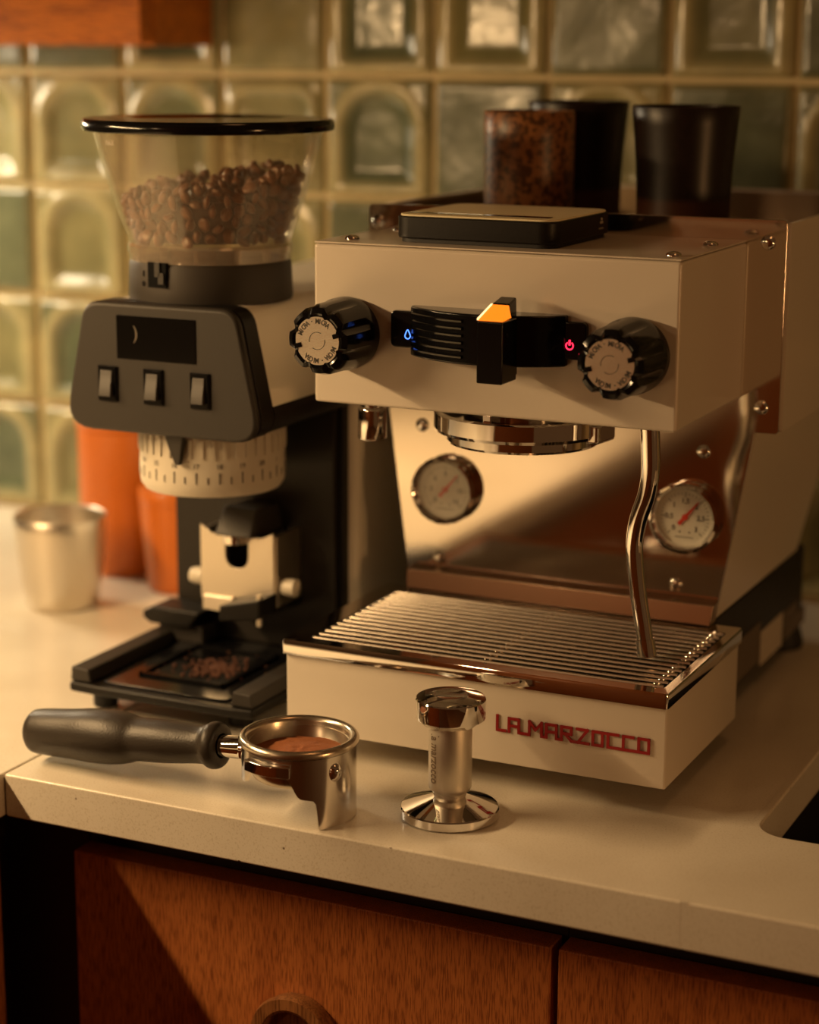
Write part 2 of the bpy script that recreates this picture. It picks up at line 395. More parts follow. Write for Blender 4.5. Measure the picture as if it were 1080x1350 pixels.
def screw_dome(mb, c, axis, r=.0042, sgn=-1):     # domed head, slot left open between two half caps
    c = Vector(c)
    prof = [(r, 0), (r*1.0, sgn*.0007), (r*.86, sgn*.0017), (r*.5, sgn*.0025), (0, sgn*.0027)]
    mb.lathe(prof, c, axis, 20)

# ------------------------------------------------------------------ room
b = MB(); b.box(-1.6, 2.2, .507, .56, -.9, 1.9); wall = struct('wall_back', b, M['grout'])
b = MB(); b.box(-1.65, -1.6, -3.0, .56, -.9, 1.9); struct('wall_left', b, M['plaster'])
b = MB(); b.box(-1.65, 2.2, -3.0, .56, -.95, -.9); struct('floor', b, M['floorwood'])
b = MB(); b.box(-1.65, 2.2, -3.05, -3.0, -.9, 1.9); struct('wall_front', b, M['wood'])

# glazed tiles, every one its own piece
PX, PZ = .1025, .1028
def tile_mesh(kind, seed):
    n = 30; s = .0975/2; bm = bmesh.new(); lay = None
    rnd = random.Random(seed); wob = [rnd.uniform(-.0012, .0012) for _ in range(4)]
    H = []; P = []
    grid = []
    for j in range(n+1):
        row = []
        for i in range(n+1):
            x = -s + 2*s*i/n; z = -s + 2*s*j/n
            h = .006; pool = .55
            ed = min(s-abs(x), s-abs(z))
            if kind == 'arch':
                hw = .0375; zc = .006
                d = (math.hypot(x, max(0, z-zc)) - hw) if z > zc else max(abs(x)-hw, -(z+.044))
                if z <= zc: d = max(abs(x)-hw, -.043-z)
                if d < 0:
                    k = min(1, -d/.016); h = .0065 - .0062*(k*k*(3-2*k)); pool = .25+.75*min(1, -d/.009)
                else:
                    k = max(0, 1-abs(d-.003)/.004); h = .0055 + .0022*k; pool = .35*(1-k) + (.5 if d > .009 else 0)
            elif kind == 'square':
                d = max(abs(x), abs(z))-.034
                q = math.hypot(max(0, abs(x)-.022), max(0, abs(z)-.022)); d = q-.014
                if d < 0: h = .0045-.002*min(1, -d/.012); pool = .8
                else:
                    k = max(0, 1-abs(d-.004)/.005); h = .0045+.004*k; pool = .6*(1-k)
            else:
                h = .0062 + .0006*math.sin(x*70+seed) * math.cos(z*60+seed*2); pool = .9
            k = min(1, max(0, ed/.004)); h = h*(.35+.65*math.sin(k*PI/2)); pool *= .25+.75*k
            row.append(bm.verts.new((x+wob[0]*z*8, -h, z+wob[1]*x*8))); P.append(pool)
        grid.append(row)
    for j in range(n):
        for i in range(n):
            bm.faces.new((grid[j][i], grid[j][i+1], grid[j+1][i+1], grid[j+1][i]))
    ring = [grid[0][i] for i in range(n+1)] + [grid[j][n] for j in range(1, n+1)] + [grid[n][i] for i in range(n-1, -1, -1)] + [grid[j][0] for j in range(n-1, 0, -1)]
    back = [bm.verts.new((v.co.x, .004, v.co.z)) for v in ring]; P += [0]*len(back)
    for i in range(len(ring)):
        j = (i+1) % len(ring); bm.faces.new((ring[j], ring[i], back[i], back[j]))
    me = bpy.data.meshes.new('tile'); bm.to_mesh(me); bm.free()
    a = me.attributes.new('pool', 'FLOAT', 'POINT'); a.data.foreach_set('value', P)
    me.polygons.foreach_set('use_smooth', [True]*len(me.polygons)); me.materials.append(M['tile'])
    return me
TM = {k: [tile_mesh(k, s_) for s_ in range(3)] for k in ('arch', 'plain', 'square')}
KIND = {4: 'pppparapp'.replace('r', 'a'), 3: '', 2: '', 1: '', 0: ''}
# columns from the left edge of the picture (0) rightwards
ROWS = {5: 'papapappapap', 4: 'ppapaapappap', 3: 'aaasapapappa', 2: 'papapaapapap', 1: 'aapaapapaapa', 0: 'aapapaapapap'}
TONE = {4: [.7, .72, .3, .5, .3, .0, .3, .35, .75, .3, .7, .2], 3: [.5, .45, .1, .55, .3, .75, .5, .76, .7, .3, .2, .7],
        2: [.25, .5, .45, .5, .72, .3, .5, .3, .2, .7, .4, .3], 1: [.45, .25, .5, .6, .3, .5, .3, .5, .2, .3, .7, .2], 0: [.25, .5, .5, .3, .5, .2, .5, .3, .5, .2, .3, .4], 5: [.3]*12}
XL = -.6665    # left edge of column 1
rnd = random.Random(3)
for r_ in range(0, 8):
    for c_ in range(-5, 16):
        if 0 <= c_ < 12 and r_ in ROWS: k = {'a': 'arch', 'p': 'plain', 's': 'square'}[ROWS[r_][c_]]; t_ = TONE[r_][c_]
        else: k = rnd.choice(('arch', 'arch', 'plain')); t_ = rnd.choice((.1, .3, .5, .7, .75))
        o = link(bpy.data.objects.new('tile', rnd.choice(TM[k])))
        adopt(o, wall); o.location = (XL + (c_-.5)*PX, .5065, .0025 + (r_+.5)*PZ); t_ += rnd.uniform(-.04, .04)
        o.rotation_euler = (rnd.uniform(-.012, .012), rnd.uniform(-.006, .006), rnd.uniform(-.012, .012))
        o.color = (t_, t_, t_, 1)

# ------------------------------------------------------------------ countertop
EY = -.107; TH = .028; SX = .1715
ct = thing('countertop', 'long cream speckled stone worktop with a mitred corner carrying both machines', 'countertop', (-.05, .2, 0))
b = MB(); b.box(-.2655, SX, EY, .505, -TH, 0); b.build('slab', M['quartz'], ct, .0016)
b = MB(); b.box(-1.2, -.2663, -1.25, .505, -TH, 0); b.build('slab', M['quartz'], ct, .0016)
b = MB()
cx0, cx1, cy0, cy1, cr_ = .1785, .62, .004, .40, .018
def arc(cx, cy, a0, a1, r, n=8): return [(cx+r*math.cos(R(a0+(a1-a0)*i/n)), cy+r*math.sin(R(a0+(a1-a0)*i/n))) for i in range(n+1)]
poly = [(SX+.0006, EY), (.9, EY), (.9, cy0)] + [(cx1, cy0)] + arc(cx0+cr_, cy0+cr_, 270, 180, cr_) + arc(cx0+cr_, cy1-cr_, 180, 90, cr_) + [(cx1, cy1), (.9, cy1), (.9, .505), (SX+.0006, .505)]
b.prism(poly, 'Z', -TH, 0)
b.box(.62, .9, .0045, .3995, -TH, 0)
b.build('slab', M['quartz'], ct, .0016)
b = MB(); b.box(SX-.0018, SX+.0024, EY+.00012, .504, -TH+.001, -.00012); b.build('joint', M['quartz'], ct)
sk = thing('sink', 'black undermount sink below the rounded cutout at the right of the worktop', 'sink', (.4, .2, -.2))
b = MB(); i0, i1, j0, j1 = cx0-.004, cx1+.004, cy0-.004, cy1+.004
b.box(i0-.012, i0, j0-.012, j1+.012, -.2, -TH-.0005); b.box(i1, i1+.012, j0-.012, j1+.012, -.2, -TH-.0005)
b.box(i0, i1, j0-.012, j0, -.2, -TH-.0005); b.box(i0, i1, j1, j1+.012, -.2, -TH-.0005); b.box(i0-.012, i1+.012, j0-.012, j1+.012, -.212, -.2)
b.build('basin', M['sinkmat'], sk)
b = MB(); b.lathe([(0, .003), (.028, .003), (.04, .001), (.042, 0), (0, 0)], (.4, .2, -.2)); b.build('drain', M['steel'], sk)

# ------------------------------------------------------------------ base cabinets under the worktop
def cabinet(x0, x1, hx, label):
    c = thing('base_cabinet', label, 'cabinet', ((x0+x1)/2, .2, -.9))
    b = MB(); b.box(x0, x1, -.042, .48, -.80, (-.031 if x0 < 0 else -.23)); b.box(x0+.01, x1-.01, .0, .48, -.9, -.80)
    if x0 > 0: b.box(x0, x1, -.042, -.022, -.2299, -.031)
    b.build('body', M['darkwood'], c)
    b = MB(); b.box(x0+.002, x1-.002, -.055, -.0425, -.052, -.031); b.build('top_rail', M['wood'], c, .0008)
    b = MB(); b.box(x0+.002, x1-.002, -.065, -.0455, -.79, -.0625); d = b.build('door', M['wood'], c, .0012)
    if hx is not None:
        b = MB(); b.lathe([(.0265, -.0655), (.0285, -.075), (.0275, -.0785), (.0205, -.0785), (.0185, -.077), (.0185, -.0655)], (hx, 0, -.1525), 'Y', 64, close=True)
        b.lathe([(0, -.0652), (.0185, -.0652), (.0185, -.0675), (0, -.0675)], (hx, 0, -.1525), 'Y', 48)
        b.build('handle', M['wood_pull'], d, label='round turned wooden ring pull')
cabinet(-.2475, .0835, -.082, 'teak base cabinet with a round wooden ring pull, below both machines')
cabinet(.0840, .4150, .2495, 'teak base cabinet below the sink at the right, no pull in view')
cabinet(.4155, .90, .65, 'teak base cabinet at the far right end of the run')
c = thing('corner_cabinet', 'dark shadowed cabinet run under the left leg of the worktop', 'cabinet', (-.75, -.5, -.9))
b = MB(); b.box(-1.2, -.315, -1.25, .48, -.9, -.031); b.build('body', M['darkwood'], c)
b = MB(); b.box(-.3148, -.296, -1.2, -.62, -.79, -.0625); b.build('door', M['wood'], c, .001)
b = MB(); b.box(-.3148, -.296, -.615, -.075, -.79, -.0625); b.build('door', M['wood'], c, .001)
b = MB(); b.box(-.3148, -.2485, -.0425, .40, -.9, -.0312); b.build('corner_filler', M['darkwood'], c)

# wall cupboard high on the left
q1 = at(1, .40, 201, 62)
wc = thing('wall_cupboard', 'orange teak wall cupboard end, cropped at the top left corner', 'cupboard', (-.9, .45, q1.z))
b = MB(); b.box(-1.35, q1.x, .402, .498, q1.z+.001, .95); b.build('body', M['wood_hi'], wc, .001)
b = MB(); b.box(-1.345, q1.x-.001, .383, .4015, q1.z+.003, .949); b.build('door', M['wood_hi'], wc, .001)

# ------------------------------------------------------------------ espresso machine
em = thing('espresso_machine', 'cream enamel espresso machine with chrome group head, drip tray and two black knobs', 'espresso machine', (0, .2, 0))
YP = .0242; HW = .1168
# front box
b = MB(); b.box(-HW, HW, YP, .1556, .2245, .3222); box = b.build('front_housing', M['paint'], em, .0022, 3)
b = MB()
b.box(-HW+.0004, HW-.0004, YP+.0003, .1554, .3225, .3236); b.build('housing_lid', M['paint'], em, .0004)
for i, (x, y) in enumerate(((-.1005, .044), (.1065, .041), (.1065, .112), (-.1005, .112))):
    b = MB(); screw_dome(b, (x, y, .3236), 'Z', .0046, 1); b.build('screw', M['chrome'], em)
# polished back plate
b = MB(); b.prism([(-.1445, .205), (-.1445, .3345), (-.142, .3365), (.1392, .3365), (.1414, .3345), (.1414, .205), (.1398, .2034), (.1262, .2032), (.1050, .0775), (-.1130, .0775), (-.1298, .2032), (-.1425, .2034)], 'Y', .1560, .1582)
plate = b.build('back_plate', M['steel'], em, .0004)
for x, z in ((-.1041, .1889), (.0938, .1884), (-.0903, .0977), (.0783, .0990), (.1300, .2197), (.1297, .3224), (-.1330, .2197), (-.1375, .3245)):
    b = MB(); screw_dome(b, (x, .1560, z), 'Y', .0046, -1)
    b.build('screw', M['chrome'], em)
# tray back lip
b = MB(); b.hexa([(-.1095, .1425, .0772), (.1060, .1425, .0772), (.1060, .1558, .0772), (-.1095, .1558, .0772), (-.1105, .1452, .0905), (.1078, .1452, .0905), (.1078, .1558, .0918), (-.1105, .1558, .0918)])
b.build('splash_lip', M['strip'], em, .0008)
# side panels: upright above, folded inward below the crease
def side(sg):
    b = MB(); t = .003
    X0 = .1432 if sg > 0 else .1460; X2 = .1268 if sg > 0 else .1304; X1 = .1055 if sg > 0 else .1135
    U = [(.1586, .2050), (.1586, .3345), (.448, .3345), (.448, .2050)]
    Lp = [(.1586, .2030), (.400, .2030), (.360, .0790), (.1586, .0790)]
    def P(y, z): return X0 if z > .204 else X1 + (X2-X1)*(z-.079)/(.203-.079)
    def slab(A, B_):
        A = [b.bm.verts.new(p) for p in A]; B_ = [b.bm.verts.new(p) for p in B_]; n = len(A)
        b.bm.faces.new(A); b.bm.faces.new(B_[::-1])
        for i in range(n): b.bm.faces.new((A[i], A[(i+1) % n], B_[(i+1) % n], B_[i]))
    for poly in (U, Lp): slab([(sg*P(y, z), y, z) for y, z in poly], [(sg*(P(y, z)-t), y, z) for y, z in poly])
    slab([(sg*X0, .1586, .2050), (sg*X0, .448, .2050), (sg*X2, .448, .2030), (sg*X2, .1586, .2030)], [(sg*(X0-t), .1586, .2060), (sg*(X0-t), .448, .2060), (sg*(X2-t), .448, .2040), (sg*(X2-t), .1586, .2040)])
    b.build('side_panel', M['paint'], em, angle=25)
side(1); side(-1)
b = MB(); b.box(-.1428, .1400, .4445, .448, .2065, .3345); b.build('rear_panel', M['paint'], em)
b = MB(); b.box(-.1425, .1398, .1590, .4440, .308, .311); b.box(-.1425, -.1412, .1590, .4440, .3111, .3325); b.box(.1385, .1398, .1590, .4440, .3111, .3325); b.box(-.1411, .1384, .4427, .4440, .3111, .3325); b.build('cup_tray', M['shaded_tray'], em)
b = MB(); b.hexa([(-.109, .160, .080), (.101, .160, .080), (.101, .355, .080), (-.109, .355, .080), (-.126, .160, .2025), (.122, .160, .2025), (.122, .395, .2025), (-.126, .395, .2025)])
b.box(-.1395, .137, .160, .443, .2065, .3075); b.build('boiler_cover', M['black'], em)
# black base and feet
b = MB(); b.box(-.113, .1055, .1590, .385, .016, .0785); base = b.build('base', M['black'], em, .002)
for pa_, pb_, m_ in (((1003, 833), (1030, 850), 'label'), ((968, 850), (1000, 872), 'label_dim'), ((1034, 806), (1050, 806), 'label_dim'), ((1034, 822), (1060, 818), 'label_dim')):
    A_, B__ = at(0, .1056, *pa_), at(0, .1056, *pb_)
    z0_, z1_ = sorted((A_.z, B__.z))
    if z1_-z0_ < .009: z1_ = z0_+.009
    b = MB(); b.box(.1056, .1060, A_.y, B__.y, z0_, z1_); b.build('sticker', M[m_], base)
for x in (-.095, .092):
    for y in (.10, .375):
        b = MB(); b.lathe([(0, .0005), (.017, .0005), (.018, .004), (.0145, .0165), (0, .0165)], (x*(.7 if y < .2 else 1), y, 0)); b.build('foot', M['rubber'], em)
# drip tray
dt0, dt1 = .018, .068; tw = .1252
b = MB(); b.prism(rrect(-tw, tw, 0, .1445, .0012, 2), 'Z', dt0, dt1); b.build('drip_tray_body', M['paint'], em, .0008)
b = MB(); z0, z1, z2 = .0680, .0755, .0772
ou = rrect(-.1268, .1262, -.0028, .1498, .0022, 3); inn = rrect(-.1145, .1192, .0115, .1375, .0025, 3)
ou2 = rrect(-.1262, .1256, -.0022, .1492, .0018, 3)
def loop(pts, z): return [b.bm.verts.new((x, y, z)) for x, y in pts]
L0, L1, L2, L3, L4 = loop(ou, z0), loop(ou, z1), loop(ou2, z2), loop(inn, z2-.0012), loop(inn, .0600)
for A, B_ in ((L0, L1), (L1, L2), (L2, L3), (L3, L4)):
    n = len(A)
    for i in range(n): b.bm.faces.new((A[i], A[(i+1) % n], B_[(i+1) % n], B_[i]))
b.bm.faces.new(L0[::-1]); b.build('drip_tray_rim', M['chrome'], em)
b = MB(); b.prism(rrect(-.1140, .1187, .0120, .1370, .0022, 3), 'Z', .0605, .0615); b.build('drip_pan', M['black'], em)
NB = 15
gr = None
for i in range(NB):
    y = .0150 + i*(.1340-.0150)/(NB-1)
    b = MB(); b.tube([(-.1133, y, .0752), (.118, y, .0752)], .00145, 8); b.build('grate_bar', M['bar'], em)
for x in (-.105, .0045, .1125):
    b = MB(); b.tube([(x, .0122, .0726), (x, .1368, .0726)], .0013, 8)
    for i in range(NB):
        y = .0150 + i*(.1340-.0150)/(NB-1)
        if x > -.1: b.ball((x, y, .0764), .0011, seg=8, rings=5)
    b.build('cross_rod', M['steel'], em)
# badge on the drip tray
b = MB()
nst = [0]
def stroke(pts, x0, zb, w, h, t=.0017):
    for (x_, z_), (x2, z2_) in zip(pts, pts[1:]):
        p = Vector((x0+x_*w, -.0004, zb+z_*h)); q = Vector((x0+x2*w, -.0004, zb+z2_*h)); d = q-p
        if d.length < 1e-6: continue
        dn = d.normalized(); sd = Vector((-dn.z, 0, dn.x))
        nst[0] += 1
        b.obox((p+q)/2+Vector((0, -.0003-.00001*nst[0], 0)), d/2+dn*t/2, (0, .0004, 0), sd*t/2)
A_ = [(0, 0), (0, 1), (.8, 1), (.8, 0)]; 
letters = [
    [[(0, 1.08), (0, 0), (.50, 0)]],
    [[(0, 0), (0, 1), (.62, 1), (.62, 0), (1.28, 0)], [(0, .45), (.62, .45)]],
    None,
    [[(0, 0), (0, 1), (.38, .42), (.76, 1), (.76, 0), (1.05, 0)]],
    [[(0, 0), (0, 1), (.62, 1), (.62, 0), (.92, 0)], [(0, .45), (.62, .45)]],
    [[(0, 0), (0, 1), (.60, 1), (.60, .5), (0, .5)], [(.22, .5), (.62, 0), (.95, 0)]],
    [[(0, 1), (.62, 1), (.05, 0), (.70, 0)]],
    [[(0, 0), (0, 1), (.58, 1), (.58, 0), (0, 0)], [(.58, 1), (.92, 1)]],
    [[(.60, 1), (0, 1), (0, 0), (.92, 0)]],
    [[(.58, 1), (0, 1), (0, 0), (.92, 0)]],
    [[(0, 0), (0, 1), (.60, 1), (.60, 0), (0, 0)]]]
adv = [.74, .92, .36, 1.06, .94, .96, .96, .92, .92, .92, .62]
tot = sum(adv); W_ = (.1146-.0188)/tot; x = 0
for lt, a_ in zip(letters, adv):
    if lt:
        for st in lt: stroke(st, .0195+x*W_, .0393, W_, .0082)
    x += a_
b.build('badge_lettering', M['logo'], em)
# group head
gx, gy = -.0005, .0815
b = MB(); b.lathe([(.037, .2246), (.037, .2140), (.0505, .2140), (.0515, .2195), (.0550, .2198), (.0557, .2188), (.0556, .2095), (.0545, .2075), (.0500, .2064), (.0474, .2060), (.0474, .2015), (.0466, .2000), (.036, .1997), (.033, .204), (0, .204)], (gx, gy, 0), n=96)
gh = b.build('group_head', M['chrome'], em, angle=24)
b = MB(); b.box(gx-.006, gx+.0, gy-.051, gy-.035, .2135, .2244); b.build('group_bolt', M['chrome'], gh, .001)
b = MB(); b.lathe([(0, .2035), (.030, .2035), (.030, .2015), (0, .2010)], (gx, gy, 0)); b.build('shower_screen', M['brushed'], gh)
for a in (-8,):
    b = MB(); c_ = Vector((gx+.054*math.cos(R(a)), gy+.054*math.sin(R(a)), .2115)); b.obox(c_, Vector((math.cos(R(a)), math.sin(R(a)), 0))*.005, Vector((-math.sin(R(a)), math.cos(R(a)), 0))*.012, (0, 0, .0065)); b.build('bayonet_lug', M['chrome'], gh, .0025)
# hot water spout
b = MB(); b.lathe([(.0072, .2246), (.0072, .2160), (.0086, .2152), (.0090, .2140), (.0090, .1960), (.0085, .1952), (.0070, .1952), (.0068, .2), (0, .2)], (-.0985, .068, 0), n=32); b.build('water_spout', M['chrome'], em)
# steam wand
wp = [(857, 555), (858, 590), (858, 622), (853, 652), (842, 684), (837, 715), (838, 745), (842, 785), (848, 825), (853, 862)]
pts = smooth([at(1, .052, u, v) for u, v in wp], 5); n_ = len(pts)
b = MB(); b.tube(pts, [.0058-.0009*(i/n_) for i in range(n_)], 20)
b.lathe([(.0068, .2246), (.0068, .2215), (.0058, .2205)], (pts[0].x, .052, 0), n=24)
wd = b.build('steam_wand', M['chrome'], em)
b = MB(); d_ = (pts[-1]-pts[-3]).normalized(); b.tube([pts[-2]-d_*.006, pts[-1]+d_*.001, pts[-1]+d_*.0018], [.0058, .0060, .0035], 20); b.build('wand_tip', M['chrome'], wd)

# knobs
def knob(kx, kz, disc_m, ink):
    b = MB(); n = 120; prof = [(.0120, YP), (.0205, YP-.0005), (.0222, YP-.003), (.0222, YP-.010), (.0215, YP-.013), (.0212, YP-.034), (.0196, YP-.0405), (.0165, YP-.0425), (.0152, YP-.0418), (.0150, YP-.0400), (0, YP-.0400)]
    rings = []
    for k, (r, y) in enumerate(prof):
        if r == 0:
            rings.append([b.bm.verts.new((kx, y, kz))]*n); continue
        ring = []
        for i in range(n):
            a = 2*PI*i/n; rr = r
            if 4 <= k <= 7:
                ph = (a*8/(2*PI)) % 1.0; dd = abs(ph-.5)*2      # eight flutes
                rr = r - (.0030 if k >= 5 else .0005)*(max(0, 1-dd/.42))**.6
            ring.append(b.bm.verts.new((kx+rr*math.cos(a), y, kz+rr*math.sin(a))))
        rings.append(ring)
    for A, B_ in zip(rings, rings[1:]):
        for i in range(n):
            j = (i+1) % n; vs = []
            for v in (A[i], A[j], B_[j], B_[i]):
                if v not in vs: vs.append(v)
            b.bm.faces.new(vs)
    kb = b.build('knob', M['gloss_black'], em, angle=28)
    yf = YP-.0402
    b = MB(); b.lathe([(0, yf), (.0147, yf), (.0147, yf-.0014), (.0144, yf-.0018), (0, yf-.0018)], (kx, 0, kz), 'Y', 64)
    dc = b.build('knob_disc', disc_m, kb, label='silver engraved disc')
    b = MB(); y2 = yf-.0019
    for ac in (72, 142, -38, 252):
        for i, ch in enumerate('MICRA'):
            a = R(ac + 17 - i*8.6 - (1.5 if i > 1 else 0))
            er = Vector((math.cos(a), 0, math.sin(a))); et = Vector((math.sin(a), 0, -math.cos(a)))
            add_text(b, ch, .0042, .00008, lambda v: Vector((kx, y2, kz)) + er*(.0116+v.y) + et*v.x*.85 + Vector((0, -v.z, 0)), .00009)
    for ad in (107, -73):
        b.lathe([(0, y2-.0001), (.0004, y2-.0001), (.0004, y2+.0002)], (kx+.0119*math.cos(R(ad)), 0, kz+.0119*math.sin(R(ad))), 'Y', 8)
    for a0, a1 in ((60, 190), (235, 370)):
        for i in range(14):
            a = R(a0+(a1-a0)*i/14); a2 = R(a0+(a1-a0)*(i+1)/14); rr = .0052
            p = Vector((kx+rr*math.cos(a), y2, kz+rr*math.sin(a))); q = Vector((kx+rr*math.cos(a2), y2, kz+rr*math.sin(a2))); d = (q-p)
            b.obox((p+q)/2, d/2, (0, .00015, 0), Vector((-d.z, 0, d.x)).normalized()*.00013)
    b.build('knob_lettering', ink, kb)
    b = MB()
    for a in (16, 195):
        er = Vector((math.cos(R(a)), 0, math.sin(R(a)))); et = Vector((-er.z, 0, er.x)); b = MB()
        b.obox(Vector((kx, y2-.0004, kz))+er*.0132, er*.0020, (0, .0006, 0), et*.0014)
        b.build('knob_notch', M['gloss_black'], kb)
knob(-.0925, .2692, M['disc'], M['print'])
knob(.0905, .2680, M['disc'], M['print'])
# paddle control
b = MB(); poly = []
for i in range(25):
    x = -.0495+.0995*i/24; t = (x-.0005)/.0500; poly.append((x, YP-.004-.020*(1-t*t)**.9 if abs(t) < 1 else YP-.004))
poly = [(-.0495, YP+.0002)] + poly + [(.0500, YP+.0002)]
b.prism([(x, y) for x, y in poly], 'Z', .2585, .2885)
pd = b.build('paddle_track', M['gloss_black'], em, .0012)
for i in range(6):       # ribs across the left half of the track
    z = .2630+i*.0042; pts_ = []
    for k in range(10):
        x = -.0470+.040*k/9; t = (x-.0005)/.05; pts_.append((x, YP-.0042-.020*(1-t*t)**.9-.0004, z))
    b = MB(); b.tube(pts_, .0010, 6); b.build('rib', M['gloss_black'], pd)
for sx, z in ((-1, .2735), (1, .2735)):
    b = MB(); x0 = -.0625 if sx < 0 else .0475; b.prism(rrect(x0, x0+.0150, .2630, .2850, .003, 4), 'Y', YP-.0045, YP+.0002)
    b.build('light_pod', M['gloss_black'], em, .0008)
dc_ = at(1, YP-.005, 537.5, 441); b = MB(); tear = []
for i in range(25):
    a = 2*PI*i/24; r = .0018; x = r*math.sin(a)*(1 if math.cos(a) < 0 else (1-.55*math.cos(a))); z = r*math.cos(a)*(1 if math.cos(a) < 0 else 2.0)
    tear.append((dc_.x+x, YP-.0050, dc_.z-.0008+z))
b.tube(tear, .00032, 6, caps=False); b.build('water_drop_light', M['blue_led'], em, label='glowing blue drop symbol')
dc_ = at(1, YP-.005, 751, 456); b = MB(); ring = [(dc_.x+.0022*math.sin(R(35+290*i/20)), YP-.0050, dc_.z+.0022*math.cos(R(35+290*i/20))) for i in range(21)]
b.tube(ring, .00042, 6); b.tube([(dc_.x, YP-.005, dc_.z+.0003), (dc_.x, YP-.005, dc_.z+.0034)], .00065, 6); b.build('power_light', M['red_led'], em, label='glowing red power symbol')
pa = at(1, -.019, 645, 465); px_ = pa.x
zt_ = at(1, -.019, 645, 424).z; zb_ = at(1, -.019, 645, 507).z
b = MB(); b.box(px_-.0080, px_+.0080, -.019, .003, zb_, zt_); 
pdl = b.build('paddle', M['gloss_black'], em, .0009)
zc_ = zt_+.0002
b = MB(); b.hexa([(px_-.0076, -.0185, zc_), (px_+.0076, -.0185, zc_), (px_+.0066, -.003, zc_+.0005), (px_-.0066, -.003, zc_+.0005), (px_-.0076, -.0183, zc_+.0008), (px_+.0076, -.0183, zc_+.0008), (px_+.0050, -.003, zc_+.0075), (px_-.0050, -.003, zc_+.0075)])
b.build('lit_wedge', M['orange_led'], pdl, label='glowing orange top face')
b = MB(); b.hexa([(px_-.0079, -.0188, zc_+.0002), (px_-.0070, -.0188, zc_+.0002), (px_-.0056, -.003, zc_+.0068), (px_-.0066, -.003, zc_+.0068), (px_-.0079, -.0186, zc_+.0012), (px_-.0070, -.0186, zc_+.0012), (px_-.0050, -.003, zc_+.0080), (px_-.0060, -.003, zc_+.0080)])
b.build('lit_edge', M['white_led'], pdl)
b = MB(); b.hexa([(px_-.0066, -.003, zb_+.002), (px_+.0066, -.003, zb_+.002), (px_+.0062, .009, zb_+.002), (px_-.0062, .009, zb_+.002), (px_-.0054, -.003, zc_+.0082), (px_+.0054, -.003, zc_+.0082), (px_+.0050, .009, zc_+.0110), (px_-.0050, .009, zc_+.0110)])
b.build('paddle_cap', M['gloss_black'], pdl, .001)

# gauges
def gauge(gx_, gz_, face_lbl, full):
    b = MB(); b.lathe([(.0200, .1558), (.0226, .1558), (.0232, 0.1495), (.0228, 0.1465), (.0212, 0.1458), (.0192, 0.1480), (.0186, 0.1520), (.0186, .1558)], (gx_, 0, gz_), 'Y', 64)
    g = b.build('pressure_gauge', M['chrome'], em, angle=50)
    b = MB(); b.lathe([(0, 0.1532), (.0190, 0.1532), (.0190, 0.1525), (0, 0.1525)], (gx_, 0, gz_), 'Y', 48); b.build('gauge_face', M['gface'], g)
    b = MB(); y = 0.1523
    for i in range(31):
        a = R(225-9*i); L_ = .0028 if i % 5 == 0 else .0016
        er = Vector((math.cos(a), 0, math.sin(a))); et = Vector((-er.z, 0, er.x))
        b.obox(Vector((gx_, y, gz_))+er*(.0164-L_/2), er*L_/2, (0, .0001, 0), et*(.00022 if i % 5 == 0 else .00013))
    for i, tx in enumerate(('0', '0,5', '1', '1,5', '2', '2,5', '3') if full else ('0', '3', '6', '9', '12', '15', '16')):
        a = R(225-45*i); add_text(b, tx, .0047, .00006, lambda v: Vector((gx_+.0106*math.cos(a)+v.x, y-v.z, gz_+.0106*math.sin(a)+v.y)), .00008)
    b.obox((gx_, y, gz_-.0132), (.0062, 0, 0), (0, .0001, 0), (0, 0, .0002))
    for s_ in (-1, 1): b.lathe([(0, y-.0001), (.0006, y-.0001), (.0006, y+.0002)], (gx_+s_*.0032, 0, gz_-.0098), 'Y', 10)
    b.build('gauge_scale', M['print'], g)
    b = MB(); a = R(50); er = Vector((math.cos(a), 0, math.sin(a))); et = Vector((-er.z, 0, er.x)); c0 = Vector((gx_, 0.1514, gz_))
    b.hexa([c0-er*.0062-et*.0013+Vector((0, .0002, 0)), c0+er*.0140-et*.0004+Vector((0, .0002, 0)), c0+er*.0140+et*.0004+Vector((0, .0002, 0)), c0-er*.0062+et*.0013+Vector((0, .0002, 0)),
            c0-er*.0062-et*.0013-Vector((0, .0002, 0)), c0+er*.0140-et*.0004-Vector((0, .0002, 0)), c0+er*.0140+et*.0004-Vector((0, .0002, 0)), c0-er*.0062+et*.0013-Vector((0, .0002, 0))])
    b.lathe([(0, 0.1508), (.0019, 0.1510), (.0021, 0.1520)], (gx_, 0, gz_), 'Y', 20); b.build('needle', M['red'], g)
    b = MB(); b.lathe([(0, 0.1492), (.0194, 0.1492), (.0194, 0.1498), (0, 0.1498)], (gx_, 0, gz_), 'Y', 48); b.build('glass', M['gglass'], g)
gauge(.0841, .1450, '', True); gauge(-.0850, .1464, '', False)

